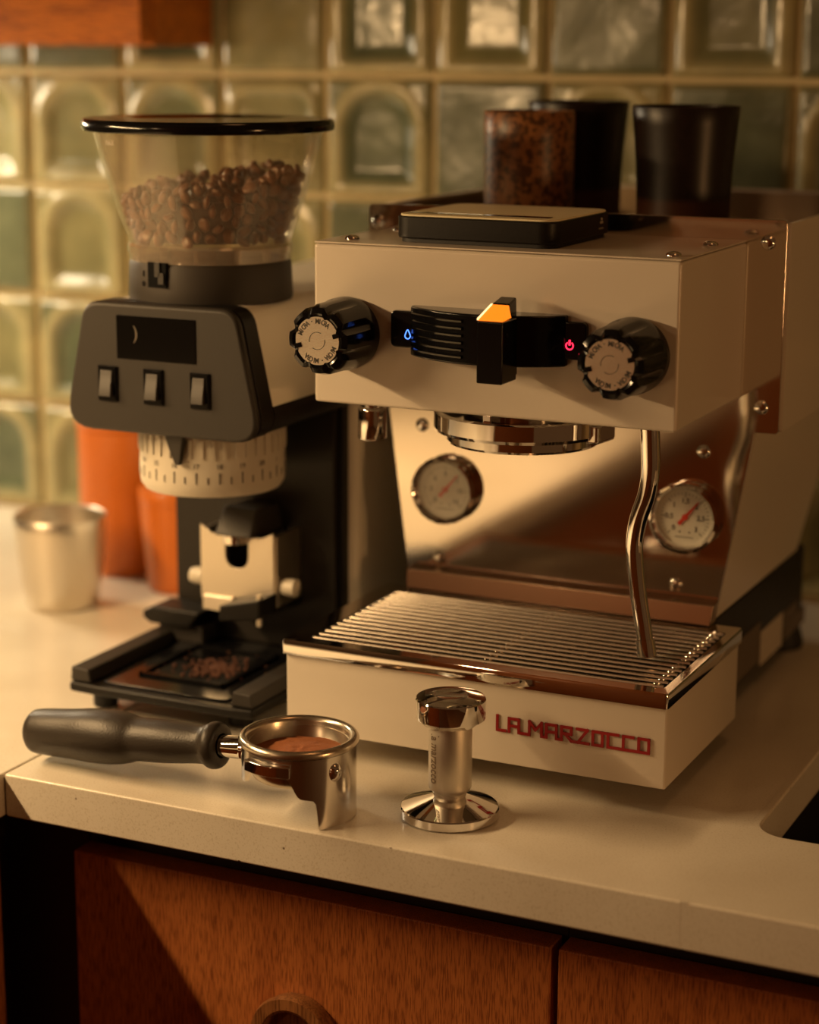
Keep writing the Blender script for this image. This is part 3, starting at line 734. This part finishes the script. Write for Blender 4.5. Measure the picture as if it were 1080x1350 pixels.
# ------------------------------------------------------------------ things on the machine
sc = thing('coffee_scale', 'thin black kitchen scale lying flat on top of the cream machine', 'scale', (-.02, .09, .3236))
x0, x1, y0, y1 = -.0715, .0340, .0405, .140
b = MB(); b.prism(rrect(x0+.002, x1-.002, y0+.002, y1-.002, .010), 'Z', .3238, .3262); b.build('rubber_base', M['rubber'], sc)
b = MB(); b.prism(rrect(x0, x1, y0, y1, .011), 'Z', .3262, .3392); b.build('body', M['black'], sc, .0009, 3)
b = MB(); b.prism(rrect(x0+.0015, x1-.0015, y0+.0015, y1-.0015, .010), 'Z', .3393, .3405); b.build('weighing_plate', M['scaletop'], sc, .0003)
b = MB(); b.box(x0+.004, x1-.010, y0+.013, y0+.0215, .3406, .34075); b.build('display_window', M['screen'], sc)
b = MB(); cS = at(0, x1+.0001, 793, 293)
for k, a in enumerate((90, 210, 330)): b.ball((x1+.0001, cS.y+.0015*math.cos(R(a)), .3345+.0013*math.sin(R(a))), .0009, seg=8, rings=5)
b.box(x1-.0001, x1+.00015, cS.y-.004, cS.y+.004, .3298, .3306); b.build('maker_mark', M['label'], sc)

def cup(name, cx, cy, prof, m, label):
    b = MB(); b.lathe(prof, (0, 0, 0), n=56); me = b.mesh(m, 40); o = link(bpy.data.objects.new(name, me)); o.location = (cx, cy, .3113)
    return tag(o, label, 'cup', 'stoneware cups on the cup tray')
tall = [(0, .0), (.0285, .0), (.0305, .0015), (.0308, .012), (.0312, .030), (.0322, .052), (.0345, .078), (.0358, .0895), (.0353, .0905), (.0340, .0895), (.0318, .075), (.0300, .050), (.0285, .008), (0, .006)]
short = [(0, 0), (.0280, 0), (.0300, .002), (.0306, .015), (.0308, .040), (.0310, .070), (.0312, .0845), (.0305, .0855), (.0293, .0845), (.0290, .05), (.0280, .008), (0, .006)]
cA = at(1, .235, 700, 200); cup('stoneware_cup', cA.x, .232, short, M['cup_speckle'], 'brown speckled straight stoneware cup, leftmost of the three')
cup('stoneware_cup', -.0515, .302, tall, M['cup_dark'], 'dark glazed cup in the middle, half hidden behind the speckled cup')
cup('stoneware_cup', .0475, .240, tall, M['cup_dark'], 'dark glazed cup with brown foot, rightmost of the three')

# ------------------------------------------------------------------ grinder
GX = -.2245
g = thing('coffee_grinder', 'charcoal and off-white coffee grinder with clear bean hopper and small display', 'coffee grinder', (GX, .16, 0))
# base tray
b = MB(); poly = [(GX-.0715, .008), (GX-.054, .0065), (GX+.052, .006), (GX+.0700, .008), (GX+.0700, .160), (GX-.0715, .160)]
b.prism(poly, 'Z', .0155, .0225); base = b.build('base', M['black'], g, .002)
for sx in (-1, 1):
    xx = GX + (-.0635 if sx < 0 else .0610)
    b = MB(); b.prism([(xx-.008, .0225), (xx+.008, .0225), (xx+.0065, .0315), (xx-.0072, .0325)], 'Y', .010, .150)
    b.build('side_rail', M['charcoal'], g, .0012)
b = MB(); ins = rrect(GX-.050, GX+.0475, .014, .135, .006); b.prism(ins, 'Z', .0227, .0242); tr = b.build('grounds_tray', M['gloss_black'], g, .0006)
b = MB()
b.box(GX-.034, GX+.032, .036, .0385, .0242, .0262); b.box(GX-.034, GX+.032, .110, .1125, .0242, .0262); b.box(GX-.034, GX-.0315, .036, .1125, .0242, .0262); b.box(GX+.0295, GX+.032, .036, .1125, .0242, .0262)
b.build('tray_ridge', M['gloss_black'], tr)
b = MB(); rr = random.Random(5)
for i in range(260):
    a = rr.uniform(0, 2*PI); q = rr.gauss(0, 1)*.012; x = GX+.004+q*math.cos(a)*1.3; y = .070+q*math.sin(a)*1.2
    s_ = rr.uniform(.0004, .0011); b.obox((x, y, .0243+s_*.5), (s_, 0, 0), (0, s_, 0), (0, 0, s_*.6))
o = b.build('spilled_grounds', M['grounds_dark'], tr); o['kind'] = 'stuff'
for x, y in ((-.284, .0335), (-.181, .040), (-.284, .27), (-.166, .27)):
    b = MB(); b.lathe([(0, .0004), (.0082, .0004), (.0085, .003), (.0078, .0156), (0, .0156)], (x, y, 0), n=28); b.build('foot', M['rubber'], g)
# columns
b = MB(); b.box(GX-.0670, GX+.0615, .1400, .1545, .0230, .2000); b.build('front_column', M['column'], g, .0015)
b = MB(); b.prism(rrect(GX-.0700, GX+.0715, .1550, .345, .008), 'Z', .0160, .2060); b.build('rear_housing', M['grind_white'], g, .001)
b = MB(); b.box(GX-.0705, GX+.0645, .1462, .1549, .0160, .2058); b.build('column_side_strip', M['black'], g)  # black strip along the column's side
# left block beside the fork
b = MB(); b.prism([(GX-.0780, .040), (GX-.0720, .0365), (GX-.040, .0365), (GX-.030, .049), (GX-.070, .0490), (GX-.078, .045)], 'Y', .110, .1385); b.build('fork_arm', M['black'], g, .0015)
b = MB(); b.box(GX-.068, GX-.032, .116, .1385, .0240, .0368); b.build('fork_post', M['charcoal'], g, .001)
# chute
b = MB(); b.hexa([(GX-.0095, .096, .1110), (GX+.0195, .096, .1110), (GX+.0225, .139, .108), (GX-.0095, .139, .108), (GX-.0065, .106, .1300), (GX+.0190, .106, .1300), (GX+.0185, .139, .128), (GX-.0065, .139, .128)])
b.build('chute', M['charcoal'], g, .0015)
b = MB(); b.tube([(GX+.005, .101, .112), (GX+.005, .101, .1065)], .009, 20); b.build('chute_outlet', M['steel'], g)
# steel fork plate with a U notch
b = MB(); fy0, fy1 = .103, .1055; cxf = GX+.0045; P_ = [(cxf-.0290, .0660), (cxf-.0290, .1165), (cxf-.0195, .1105), (cxf-.0090, .1105)]
P_ += [(cxf-.0090+.0, .100)] + [(cxf+.0090*math.cos(R(180+180*i/10)), .0960+.0090*math.sin(R(180+180*i/10))) for i in range(11)] + [(cxf+.0090, .100), (cxf+.0090, .1105), (cxf+.0195, .1105), (cxf+.0290, .1150), (cxf+.0290, .0660)]
b.prism(P_, 'Y', fy0, fy1); fk = b.build('portafilter_fork', M['brushed'], g, .0006, label='bright steel plate with a round notch')
for sx in (-1, 1):
    b = MB(); b.box(cxf+sx*.0290-.0012, cxf+sx*.0290+.0012, fy1, .1395, .0620, .1120); b.build('fork_flange', M['brushed'], fk, .0005)
    b = MB(); b.lathe([(0, -.0), (.0052, 0), (.006, .003), (.006, .010), (0, .010)], (cxf+sx*.0315 - (0 if sx > 0 else .0100), .112, .0760), 'X', 20); b.build('fork_knob', M['dial'], fk)
b = MB(); b.hexa([(cxf-.026, .1032-.004, .0560), (cxf-.002, .098, .0560), (cxf-.002, .1392, .0560), (cxf-.026, .1392, .0560), (cxf-.026, .1000, .0665), (cxf-.002, .1000, .0665), (cxf-.002, .1392, .0665), (cxf-.026, .1392, .0665)])
b.build('fork_foot', M['brushed'], fk, .0008)
b = MB(); b.hexa([(cxf+.000, .078, .0555), (cxf+.030, .0800, .0600), (cxf+.030, .1390, .0560), (cxf+.000, .139, .0500), (cxf+.000, .078, .0670), (cxf+.030, .080, .0735), (cxf+.030, .1390, .0720), (cxf+.000, .139, .0650)])
b.build('support_ledge', M['black'], g, .0012)
b = MB(); b.box(cxf+.0262, cxf+.0292, .0835, .0865, .0540, .0760); b.build('support_pin', M['brushed'], g)
# dial
b = MB(); b.lathe([(0, .1955), (.0470, .1955), (.0480, .1905), (.0490, .1620), (.0482, .1555), (.0455, .1515), (.0200, .1500), (0, .1500)], (GX+.0005, .080, 0), n=90); dl = b.build('grind_dial', M['dial'], g, angle=50)
b = MB()
for i in range(40):
    a = 2*PI*i/40; er = Vector((math.cos(a), math.sin(a), 0)); et = Vector((-er.y, er.x, 0)); L_ = .0075 if i % 2 == 0 else .0045
    b.obox(Vector((GX+.0005, .080, .1610+L_/2))+er*.0491, er*.0002, et*.00035, (0, 0, L_/2))
    if i % 2 == 0:
        add_text(b, str(i//2+1), .0046, .00005, lambda v: Vector((GX+.0005, .080, .1725+v.y))+er*(.04895+v.z)+et*v.x)
b.build('dial_marks', M['print'], dl)
b = MB()
for i in range(40):
    a = 2*PI*(i+.5)/40; er = Vector((math.cos(a), math.sin(a), 0)); et = Vector((-er.y, er.x, 0))
    b.obox(Vector((GX+.0005, .080, .1838))+er*.0486, er*.0009, et*.0011, (0, 0, .0062))
b.build('dial_ribs', M['dial'], dl)
pp = at(1, .0285, 232, 576)
b = MB(); b.hexa([(pp.x-.0008, .0270, .1740), (pp.x+.0030, .0270, .1740), (pp.x+.0030, .0310, .1740), (pp.x-.0008, .0310, .1740), (pp.x-.0090, .0250, .1980), (pp.x+.0080, .0250, .1980), (pp.x+.0080, .0310, .1980), (pp.x-.0090, .0310, .1980)])
b.build('pointer', M['charcoal'], g, .0008)
# head
def trap(hb, ht, z0, z1, r, off=0):
    pts = [(GX-hb, z0), (GX+hb, z0), (GX+ht, z1), (GX-ht, z1)]; out = []
    n = len(pts)
    for i in range(n):
        p0, p, p1 = Vector(pts[i-1]), Vector(pts[i]), Vector(pts[(i+1) % n])
        a, c = (p0-p).normalized(), (p1-p).normalized(); rr_ = r[i]
        s_, e_ = p+a*rr_, p+c*rr_
        for k in range(7):
            t = k/6; out.append(tuple((1-t)**2*s_+2*t*(1-t)*p+t*t*e_))
    return out
b = MB(); b.prism(trap(.0745, .0565, .1945, .2790, (.022, .022, .012, .012)), 'Y', .0165, .0235); b.build('front_plate', M['charcoal'], g, .0030, 4)
b = MB(); b.prism(trap(.0743, .0563, .1948, .2788, (.022, .022, .012, .012)), 'Y', .0236, .0400); b.build('shaded_plate_side', M['black'], g, .001)  # black sleeve, paints the shade on the front plate's side
b = MB(); b.prism(trap(.0740, .0700, .1960, .2125, (.020, .020, .002, .002)), 'Y', .0405, .330); b.build('head_underside', M['black'], g, .001)
b = MB(); b.prism(trap(.0700, .0555, .2130, .2780, (.004, .004, .012, .012)), 'Y', .0405, .330); b.build('head_housing', M['grind_white'], g, .001)
yf = .0160
b = MB(); b.box(GX-.0310, GX+.0275, yf-.0002, yf+.001, .2430, .2710); b.build('display', M['screen'], g)
b = MB()
add_text(b, ')', .012, .00005, lambda v: Vector((GX-.0165+v.x, yf-.0004-v.z, .2600+v.y)))
b.build('display_mark', M['label_dim'], g)
for sx in (-.0385, -.0040, .0305):
    zc = .2262
    b = MB(); b.box(GX+sx-.0070, GX+sx+.0070, yf-.0010, yf+.001, zc-.0115, zc+.0115); b.box(GX+sx-.0062, GX+sx+.0062, yf-.0016, yf+.001, zc-.0107, zc+.0107)
    sw = b.build('switch', M['gloss_black'], g)
    b = MB(); b.prism([(yf-.0015, zc-.0085), (yf-.0050, zc-.0078), (yf-.0042, zc-.002), (yf-.0030, zc+.003), (yf-.0022, zc+.0085), (yf-.0015, zc+.0088)], 'X', GX+sx-.0045, GX+sx+.0042)
    b.build('rocker', M['switch'], sw, .0006)
# hopper
hc = (GX+.0015, .080, 0)
b = MB(); b.lathe([(0, .2775), (.0535, .2775), (.0540, .2795), (.0530, .3010), (.0522, .3032), (.0450, .3032), (0, .3020)], hc, n=64); cl = b.build('hopper_collar', M['collar'], g, angle=30)
def surf_angle(r, z, u):       # angle on a cylinder round the hopper axis whose surface point lies under picture column u
    best = None
    for k in range(62, 181):
        a = R(150+k); p = Vector((hc[0]+r*math.cos(a), hc[1]+r*math.sin(a), z)); d = p-CAM; uu = 540+FPX*d.dot(RT)/d.dot(FW)
        if best is None or abs(uu-u) < best[0]: best = (abs(uu-u), a)
    return best[1]
a_ = surf_angle(.0532, .296, 209); er = Vector((math.cos(a_), math.sin(a_), 0)); et = Vector((-er.y, er.x, 0)); c_ = Vector((hc[0], hc[1], 0))
b = MB(); b.obox(c_+er*.0534+Vector((0, 0, .2965)), er*.0012, et*.0075, (0, 0, .0080)); b.build('lock_slot', M['void'], cl)
b = MB(); b.obox(c_+er*.0548+et*.0040+Vector((0, 0, .2945)), er*.0010, et*.0022, (0, 0, .0035)); b.obox(c_+er*.0548+et*.0010+Vector((0, 0, .3000)), er*.0010, et*.0020, (0, 0, .0045)); b.build('lock_tab', M['charcoal'], cl)
a2_ = surf_angle(.0535, .29, 190); e2_ = Vector((math.cos(a2_), math.sin(a2_), 0)); t2_ = Vector((-e2_.y, e2_.x, 0))
b = MB(); add_text(b, 'o', .006, .0001, lambda v: c_+e2_*(.0537+v.z)+t2_*v.x+Vector((0, 0, .2905+v.y)), .0002); add_text(b, 'I', .005, .0001, lambda v: c_+e2_*(.0537+v.z)+t2_*v.x+Vector((0, 0, .2965+v.y)), .0002); b.build('lock_marks', M['gloss_black'], cl)
b = MB(); b.lathe([(.0500, .3034), (.0530, .3034), (.0528, .3075), (.0540, .3080), (.0540, .3125), (.0520, .3145), (.0498, .3145), (.0490, .3100)], hc, n=64, close=True)
hp = b.build('hopper_base_ring', M['thick_clear'], g, angle=30)
for a in (200, 232, 262, 290, 322, 350, 30, 90, 150):
    er = Vector((math.cos(R(a)), math.sin(R(a)), 0)); et = Vector((-er.y, er.x, 0))
    b = MB(); b.obox(Vector(hc)+er*.0475+Vector((0, 0, .3085)), er*.0025, et*.0012, (0, 0, .0048)); b.build('ring_rib', M['thick_clear'], hp)
HP = [(.0525, .3140), (.0545, .3200), (.0580, .3290), (.0640, .3480), (.0700, .3680), (.0740, .3845)]
b = MB(); b.lathe(HP + [(r-.0018, z) for r, z in HP[::-1]], hc, n=96, close=True); hpo = b.build('hopper', M['hopper'], g, angle=60, label='clear flared plastic bean hopper')
b = MB(); add_text(b, 'MAX', .0048, .00006, lambda v: Vector((hc[0]+.0735*math.sin((-.035+v.x)/.0735+R(0)), hc[1]-.0725*math.cos((-.035+v.x)/.0735)-v.z, .3790+v.y))); b.build('fill_mark', M['label'], hpo)
b = MB(); b.lathe([(0, .3852), (.0780, .3852), (.0812, .3860), (.0818, .3880), (.0815, .3915), (.0800, .3932), (.0500, .3938), (.0460, .3928), (0, .3928)], hc, n=96); ld = b.build('hopper_lid', M['gloss_black'], g, angle=40)

# coffee beans
def bean_mesh(s_):
    bm = bmesh.new(); bmesh.ops.create_uvsphere(bm, u_segments=10, v_segments=7, radius=1)
    for v in bm.verts:
        x, y, z = v.co; v.co = Vector((x*.0050, y*.0037, z*(.0030 if z > 0 else .0020)))
        if z < -.2: v.co.z += .0011*math.exp(-(y/.28)**2)
    me = bpy.data.meshes.new('coffee_bean'); bm.to_mesh(me); bm.free()
    me.polygons.foreach_set('use_smooth', [True]*len(me.polygons)); me.materials.append(M['bean']); return me
BM_ = bean_mesh(0); rr = random.Random(11)
def hr(z):
    for (r0, z0), (r1, z1) in zip(HP, HP[1:]):
        if z0 <= z <= z1: return r0+(r1-r0)*(z-z0)/(z1-z0)
    return HP[0][0] if z < HP[0][1] else HP[-1][0]
def top(x, y):     # heap surface: higher at the right and the back
    return .3500 + .10*x + .11*(y-.02) + .0025*math.sin(x*140) + .002*math.cos(y*120)
pos = []; cellz = {}
def free(p, d):
    k = tuple(int(c//.008) for c in p)
    for i in (-1, 0, 1):
        for j in (-1, 0, 1):
            for l in (-1, 0, 1):
                for q in cellz.get((k[0]+i, k[1]+j, k[2]+l), ()):
                    if (q-p).length < d: return False
    cellz.setdefault(k, []).append(p); return True
cam2 = Vector((CAM.x-hc[0], CAM.y-hc[1])).normalized()
wallp, topp = [], []
for t in range(60000):
    z = rr.uniform(.3165, .364); a = rr.uniform(0, 2*PI); R_ = hr(z)-.0072
    p = Vector((R_*math.cos(a), R_*math.sin(a), z))
    if z > top(p.x, p.y): continue
    if p.x*cam2.x+p.y*cam2.y < -.02: continue
    if free(p, .0071): wallp.append(p)
for t in range(9000):
    a = rr.uniform(0, 2*PI); R_ = .060*math.sqrt(rr.random()); x, y = R_*math.cos(a), R_*math.sin(a); z = top(x, y) + rr.uniform(-.001, .004)
    if R_ > hr(z)-.0072: continue
    p = Vector((x, y, z))
    if free(p, .0072): topp.append(p)
rr.shuffle(topp); rr.shuffle(wallp)
allp = wallp + topp; ind = allp[:299]; rest = allp[299:]
for p in ind:
    o = link(bpy.data.objects.new('coffee_bean', BM_)); o.location = Vector(hc)+p; o.rotation_euler = (rr.uniform(-3, 3), rr.uniform(-3, 3), rr.uniform(-3, 3))
    s_ = rr.uniform(.9, 1.12); o.scale = (s_, s_, s_)
    tag(o, 'glossy brown roasted coffee bean heaped in the clear hopper', 'coffee bean', 'coffee beans in the hopper')
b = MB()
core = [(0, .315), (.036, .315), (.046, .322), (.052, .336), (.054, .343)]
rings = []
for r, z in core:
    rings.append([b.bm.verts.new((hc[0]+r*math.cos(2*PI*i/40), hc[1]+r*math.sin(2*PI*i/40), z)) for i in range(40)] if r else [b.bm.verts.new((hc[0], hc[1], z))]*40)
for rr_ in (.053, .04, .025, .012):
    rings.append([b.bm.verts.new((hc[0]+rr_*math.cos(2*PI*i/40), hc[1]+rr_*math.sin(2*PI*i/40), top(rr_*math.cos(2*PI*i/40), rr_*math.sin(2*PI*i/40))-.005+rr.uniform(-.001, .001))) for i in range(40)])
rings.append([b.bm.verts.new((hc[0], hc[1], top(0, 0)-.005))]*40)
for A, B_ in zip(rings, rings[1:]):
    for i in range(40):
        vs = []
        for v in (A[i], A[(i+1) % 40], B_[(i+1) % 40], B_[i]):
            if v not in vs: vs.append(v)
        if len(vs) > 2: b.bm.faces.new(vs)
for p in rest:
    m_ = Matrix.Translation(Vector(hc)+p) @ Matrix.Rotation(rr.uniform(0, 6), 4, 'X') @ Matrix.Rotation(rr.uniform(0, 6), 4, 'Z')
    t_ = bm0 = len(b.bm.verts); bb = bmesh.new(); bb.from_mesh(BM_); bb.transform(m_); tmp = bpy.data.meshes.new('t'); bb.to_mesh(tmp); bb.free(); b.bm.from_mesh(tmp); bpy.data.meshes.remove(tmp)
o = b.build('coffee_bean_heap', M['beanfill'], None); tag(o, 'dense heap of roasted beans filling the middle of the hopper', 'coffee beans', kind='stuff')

# ------------------------------------------------------------------ portafilter
pc = Vector((-.0722, -.0815, 0)); 
he = at(2, .0175, 38, 964); hd = Vector((he.x-pc.x, he.y-pc.y, 0)).normalized(); ha = math.atan2(hd.y, hd.x)
pf = thing('portafilter', 'chrome portafilter with black handle, filled with ground coffee, lying on the worktop', 'portafilter', (pc.x, pc.y, 0))
b = MB(); n = 120; outer = .0338; ztop = .0430
def zlow(a):
    d = abs((a-ha+PI) % (2*PI)-PI)            # 0 at the handle, pi at the foot
    d = math.degrees(d)
    s1 = (a-ha) % (2*PI)
    if d > 138: return .0006
    if d > 136.5: return .0006+(138-d)/1.5*.0170
    if d > 122: return .0180+(136.5-d)*.00012
    if d > 106: t = (d-106)/16; return .0325-.00638*(1-math.cos(t*PI))
    if d > 66: return .0325
    if d > 50: t = (66-d)/16; return .0325-.0095*(1-math.cos(t*PI))/2
    return .0230
rings = [[], [], [], []]
for i in range(n):
    a = 2*PI*i/n; zl = zlow(a); c_, s_ = math.cos(a), math.sin(a)
    for k, (r, z) in enumerate(((outer, ztop), (outer, zl), (outer-.0022, zl), (outer-.0022, ztop))):
        rings[k].append(b.bm.verts.new((pc.x+r*c_, pc.y+r*s_, z)))
for k in range(4):
    A, B_ = rings[k], rings[(k+1) % 4]
    for i in range(n): b.bm.faces.new((A[i], A[(i+1) % n], B_[(i+1) % n], B_[i]))
body = b.build('body', M['satin_chrome'], pf, angle=40)
b = MB(); b.lathe([(.0290, .0432), (.0335, .0430), (.0352, .0440), (.0354, .0462), (.0342, .0480), (.0325, .0484), (.0306, .0476), (.0297, .0455), (.0293, .0345), (.0288, .0340), (.0292, .0330)], pc, n=80)
b.lathe([(.0308, .0432), (.0306, .0360), (.0298, .0290), (.0270, .0238), (.0225, .0218), (0, .0214)], pc, n=80)
bk = b.build('filter_basket', M['basket'], pf, angle=50, label='satin steel basket rim')
b = MB(); rr = random.Random(2); rgs = []
for k in range(13):
    r = .0292*k/12
    if k == 0: rgs.append([b.bm.verts.new((pc.x, pc.y, .0385))]*72); continue
    rgs.append([b.bm.verts.new((pc.x+r*math.cos(2*PI*i/72), pc.y+r*math.sin(2*PI*i/72), .0360 + .0035*(1-(r/.0292)**2)+.0007*noise.noise(Vector((r*math.cos(2*PI*i/72), r*math.sin(2*PI*i/72), 0))*260))) for i in range(72)])
for A, B_ in zip(rgs, rgs[1:]):
    for i in range(72):
        vs = []
        for v in (A[i], A[(i+1) % 72], B_[(i+1) % 72], B_[i]):
            if v not in vs: vs.append(v)
        b.bm.faces.new(vs)
o = b.build('ground_coffee', M['grounds'], pf); o['kind'] = 'stuff'; o['label'] = 'orange-brown ground coffee'
# lugs
for a in (ha+R(88), ha+R(268)):
    b = MB(); nl = 16; sec = [R(-24+48*k/nl)+a for k in range(nl+1)]
    poly = [(pc.x+.0382*math.cos(t), pc.y+.0382*math.sin(t)) for t in sec] + [(pc.x+.0339*math.cos(t), pc.y+.0339*math.sin(t)) for t in sec[::-1]]
    b.prism(poly, 'Z', .0335, .0405); b.build('bayonet_lug', M['chrome'], body, .0007)
b = MB(); a = ha+R(158); e2 = Vector((math.cos(a), math.sin(a), 0)); b.ball(pc+e2*.0325+Vector((0, 0, .0335)), .0045, (1, 1, 1.3), 20, 14); b.build('stud', M['chrome'], body)
# handle along its sloping axis
a0 = pc+hd*.0335+Vector((0, 0, .0335)); tipz = .0182; L_ = (Vector((he.x, he.y, 0))-Vector((a0.x, a0.y, 0))).length
ax = (Vector((he.x, he.y, tipz))-a0).normalized()
def along(prof, n=40):
    b = MB(); ref = Vector((0, 0, 1)); u_ = (ref-ax*ref.dot(ax)).normalized(); v_ = ax.cross(u_); rg = []
    for s_, r in prof:
        c_ = a0+ax*s_
        rg.append([b.bm.verts.new(c_+u_*r*math.cos(2*PI*i/n)+v_*r*math.sin(2*PI*i/n)) for i in range(n)] if r > 1e-6 else [b.bm.verts.new(c_)]*n)
    for A, B_ in zip(rg, rg[1:]):
        for i in range(n):
            vs = []
            for v in (A[i], A[(i+1) % n], B_[(i+1) % n], B_[i]):
                if v not in vs: vs.append(v)
            if len(vs) > 2: b.bm.faces.new(vs)
    return b
along([(-.001, .0), (-.001, .0098), (.002, .0102), (.0038, .0085), (.0045, .0072), (.020, .0066), (.024, .0070), (.024, 0)], 32).build('neck', M['chrome'], pf)
S_ = L_
hs = [(.0195, .0075), (.0195, .0105), (.0205, .0132), (.0235, .0143), (.0265, .0140), (.0300, .0122), (.0360, .0118), (.0480, .0126), (.0600, .0133), (.0720, .0134), (.0800, .0136), (.0860, .0152), (.0930, .0164), (.1020, .0170), (.1150, .0168), (.1280, .0157), (S_-.009, .0142), (S_-.004, .0122), (S_-.001, .0085), (S_, .0035), (S_, 0)]
hs = [(s_, r*1.0) for s_, r in hs]
hn = along([(p.x, p.y) for p in smooth([Vector((s_, r, 0)) for s_, r in hs], 3)], 48).build('handle', M['handle'], pf, angle=60)

# ------------------------------------------------------------------ tamper
tc_ = Vector((.0104, -.0493, 0))
tp = thing('tamper', 'polished steel tamper standing upright in front of the machine', 'tamper', tc_)
b = MB(); b.lathe([(0, .0004), (.0280, .0004), (.0290, .0012), (.0290, .0058), (.0284, .0066), (.0110, .0125), (.0090, .0132), (0, .0132)], tc_, n=80); b.build('base', M['chrome'], tp, angle=25)
b = MB(); b.lathe([(0, .0100), (.0088, .0100), (.0091, .0115), (.0100, .0155), (.0122, .0176), (.0127, .0190), (.0127, .0560), (.0124, .0572), (0, .0572)], tc_, n=64); st = b.build('stem', M['sandblast'], tp, angle=30)
b = MB(); b.lathe([(0, .0570), (.0128, .0570), (.0165, .0575), (.0202, .0606), (.0205, .0614), (.0205, .0720), (.0200, .0728), (.0105, .0747), (.0090, .0746), (.0060, .0741), (0, .0740)], tc_, n=96); b.build('cap', M['chrome'], tp, angle=28)
b = MB()
phi0 = math.atan2(CAM.y-tc_.y, CAM.x-tc_.x) - R(47)
def wrap(v):
    # reading downwards: text x -> -z, text y -> around the stem
    a = phi0 + v.y/.0127
    return Vector((tc_.x+(.01272+v.z)*math.cos(a), tc_.y+(.01272+v.z)*math.sin(a), .0378-v.x))
add_text(b, 'la marzocco', .0088, .00012, lambda v: wrap(Vector((v.x*.70, v.y*1.0, v.z))), .00018)
b.build('engraving', M['print_light'], st)

# ------------------------------------------------------------------ steel cup, canisters
cc = at(2, 0, 83, 797)
b = MB(); b.lathe([(0, .0004), (.0270, .0004), (.0288, .0025), (.0315, .020), (.0345, .045), (.0362, .0640), (.0368, .0735), (.0360, .0745), (.0350, .0738), (.0340, .060), (.0320, .042), (.0288, .018), (.025, .004), (0, .004)], (0, 0, 0), n=72)
o = link(bpy.data.objects.new('steel_cup', b.mesh(M['brushed'], 50))); o.location = (cc.x, cc.y, 0); tag(o, 'small brushed steel cup standing alone on the bright left worktop', 'cup')
cg = at(2, 0, 168, 748)
can = thing('orange_canister', 'tall orange canister partly hidden behind the grinder head', 'canister', (cg.x, cg.y, 0))
b = MB(); b.lathe([(0, .0005), (.0350, .0005), (.0365, .003), (.0385, .06), (.0390, .1240), (.0380, .1250), (0, .1250)], (cg.x, cg.y, 0), n=56); b.build('body', M['orange'], can)
b = MB(); b.lathe([(0, .1252), (.0396, .1252), (.0400, .1270), (.0400, .150), (.0380, .154), (0, .156)], (cg.x, cg.y, 0), n=56); b.build('lid', M['orange'], can)
cg = at(2, 0, 235, 775)
can = thing('orange_canister', 'smaller orange canister standing right behind the grinder column', 'canister', (cg.x, cg.y, 0))
b = MB(); b.lathe([(0, .0005), (.0230, .0005), (.0245, .003), (.0290, .055), (.0300, .0740), (.0292, .0750), (0, .0750)], (cg.x, cg.y, 0), n=56); b.build('body', M['orange'], can)
b = MB(); b.lathe([(0, .0752), (.0304, .0752), (.0308, .0765), (.0308, .0850), (.0295, .0870), (0, .0880)], (cg.x, cg.y, 0), n=56); b.build('lid', M['orange'], can)
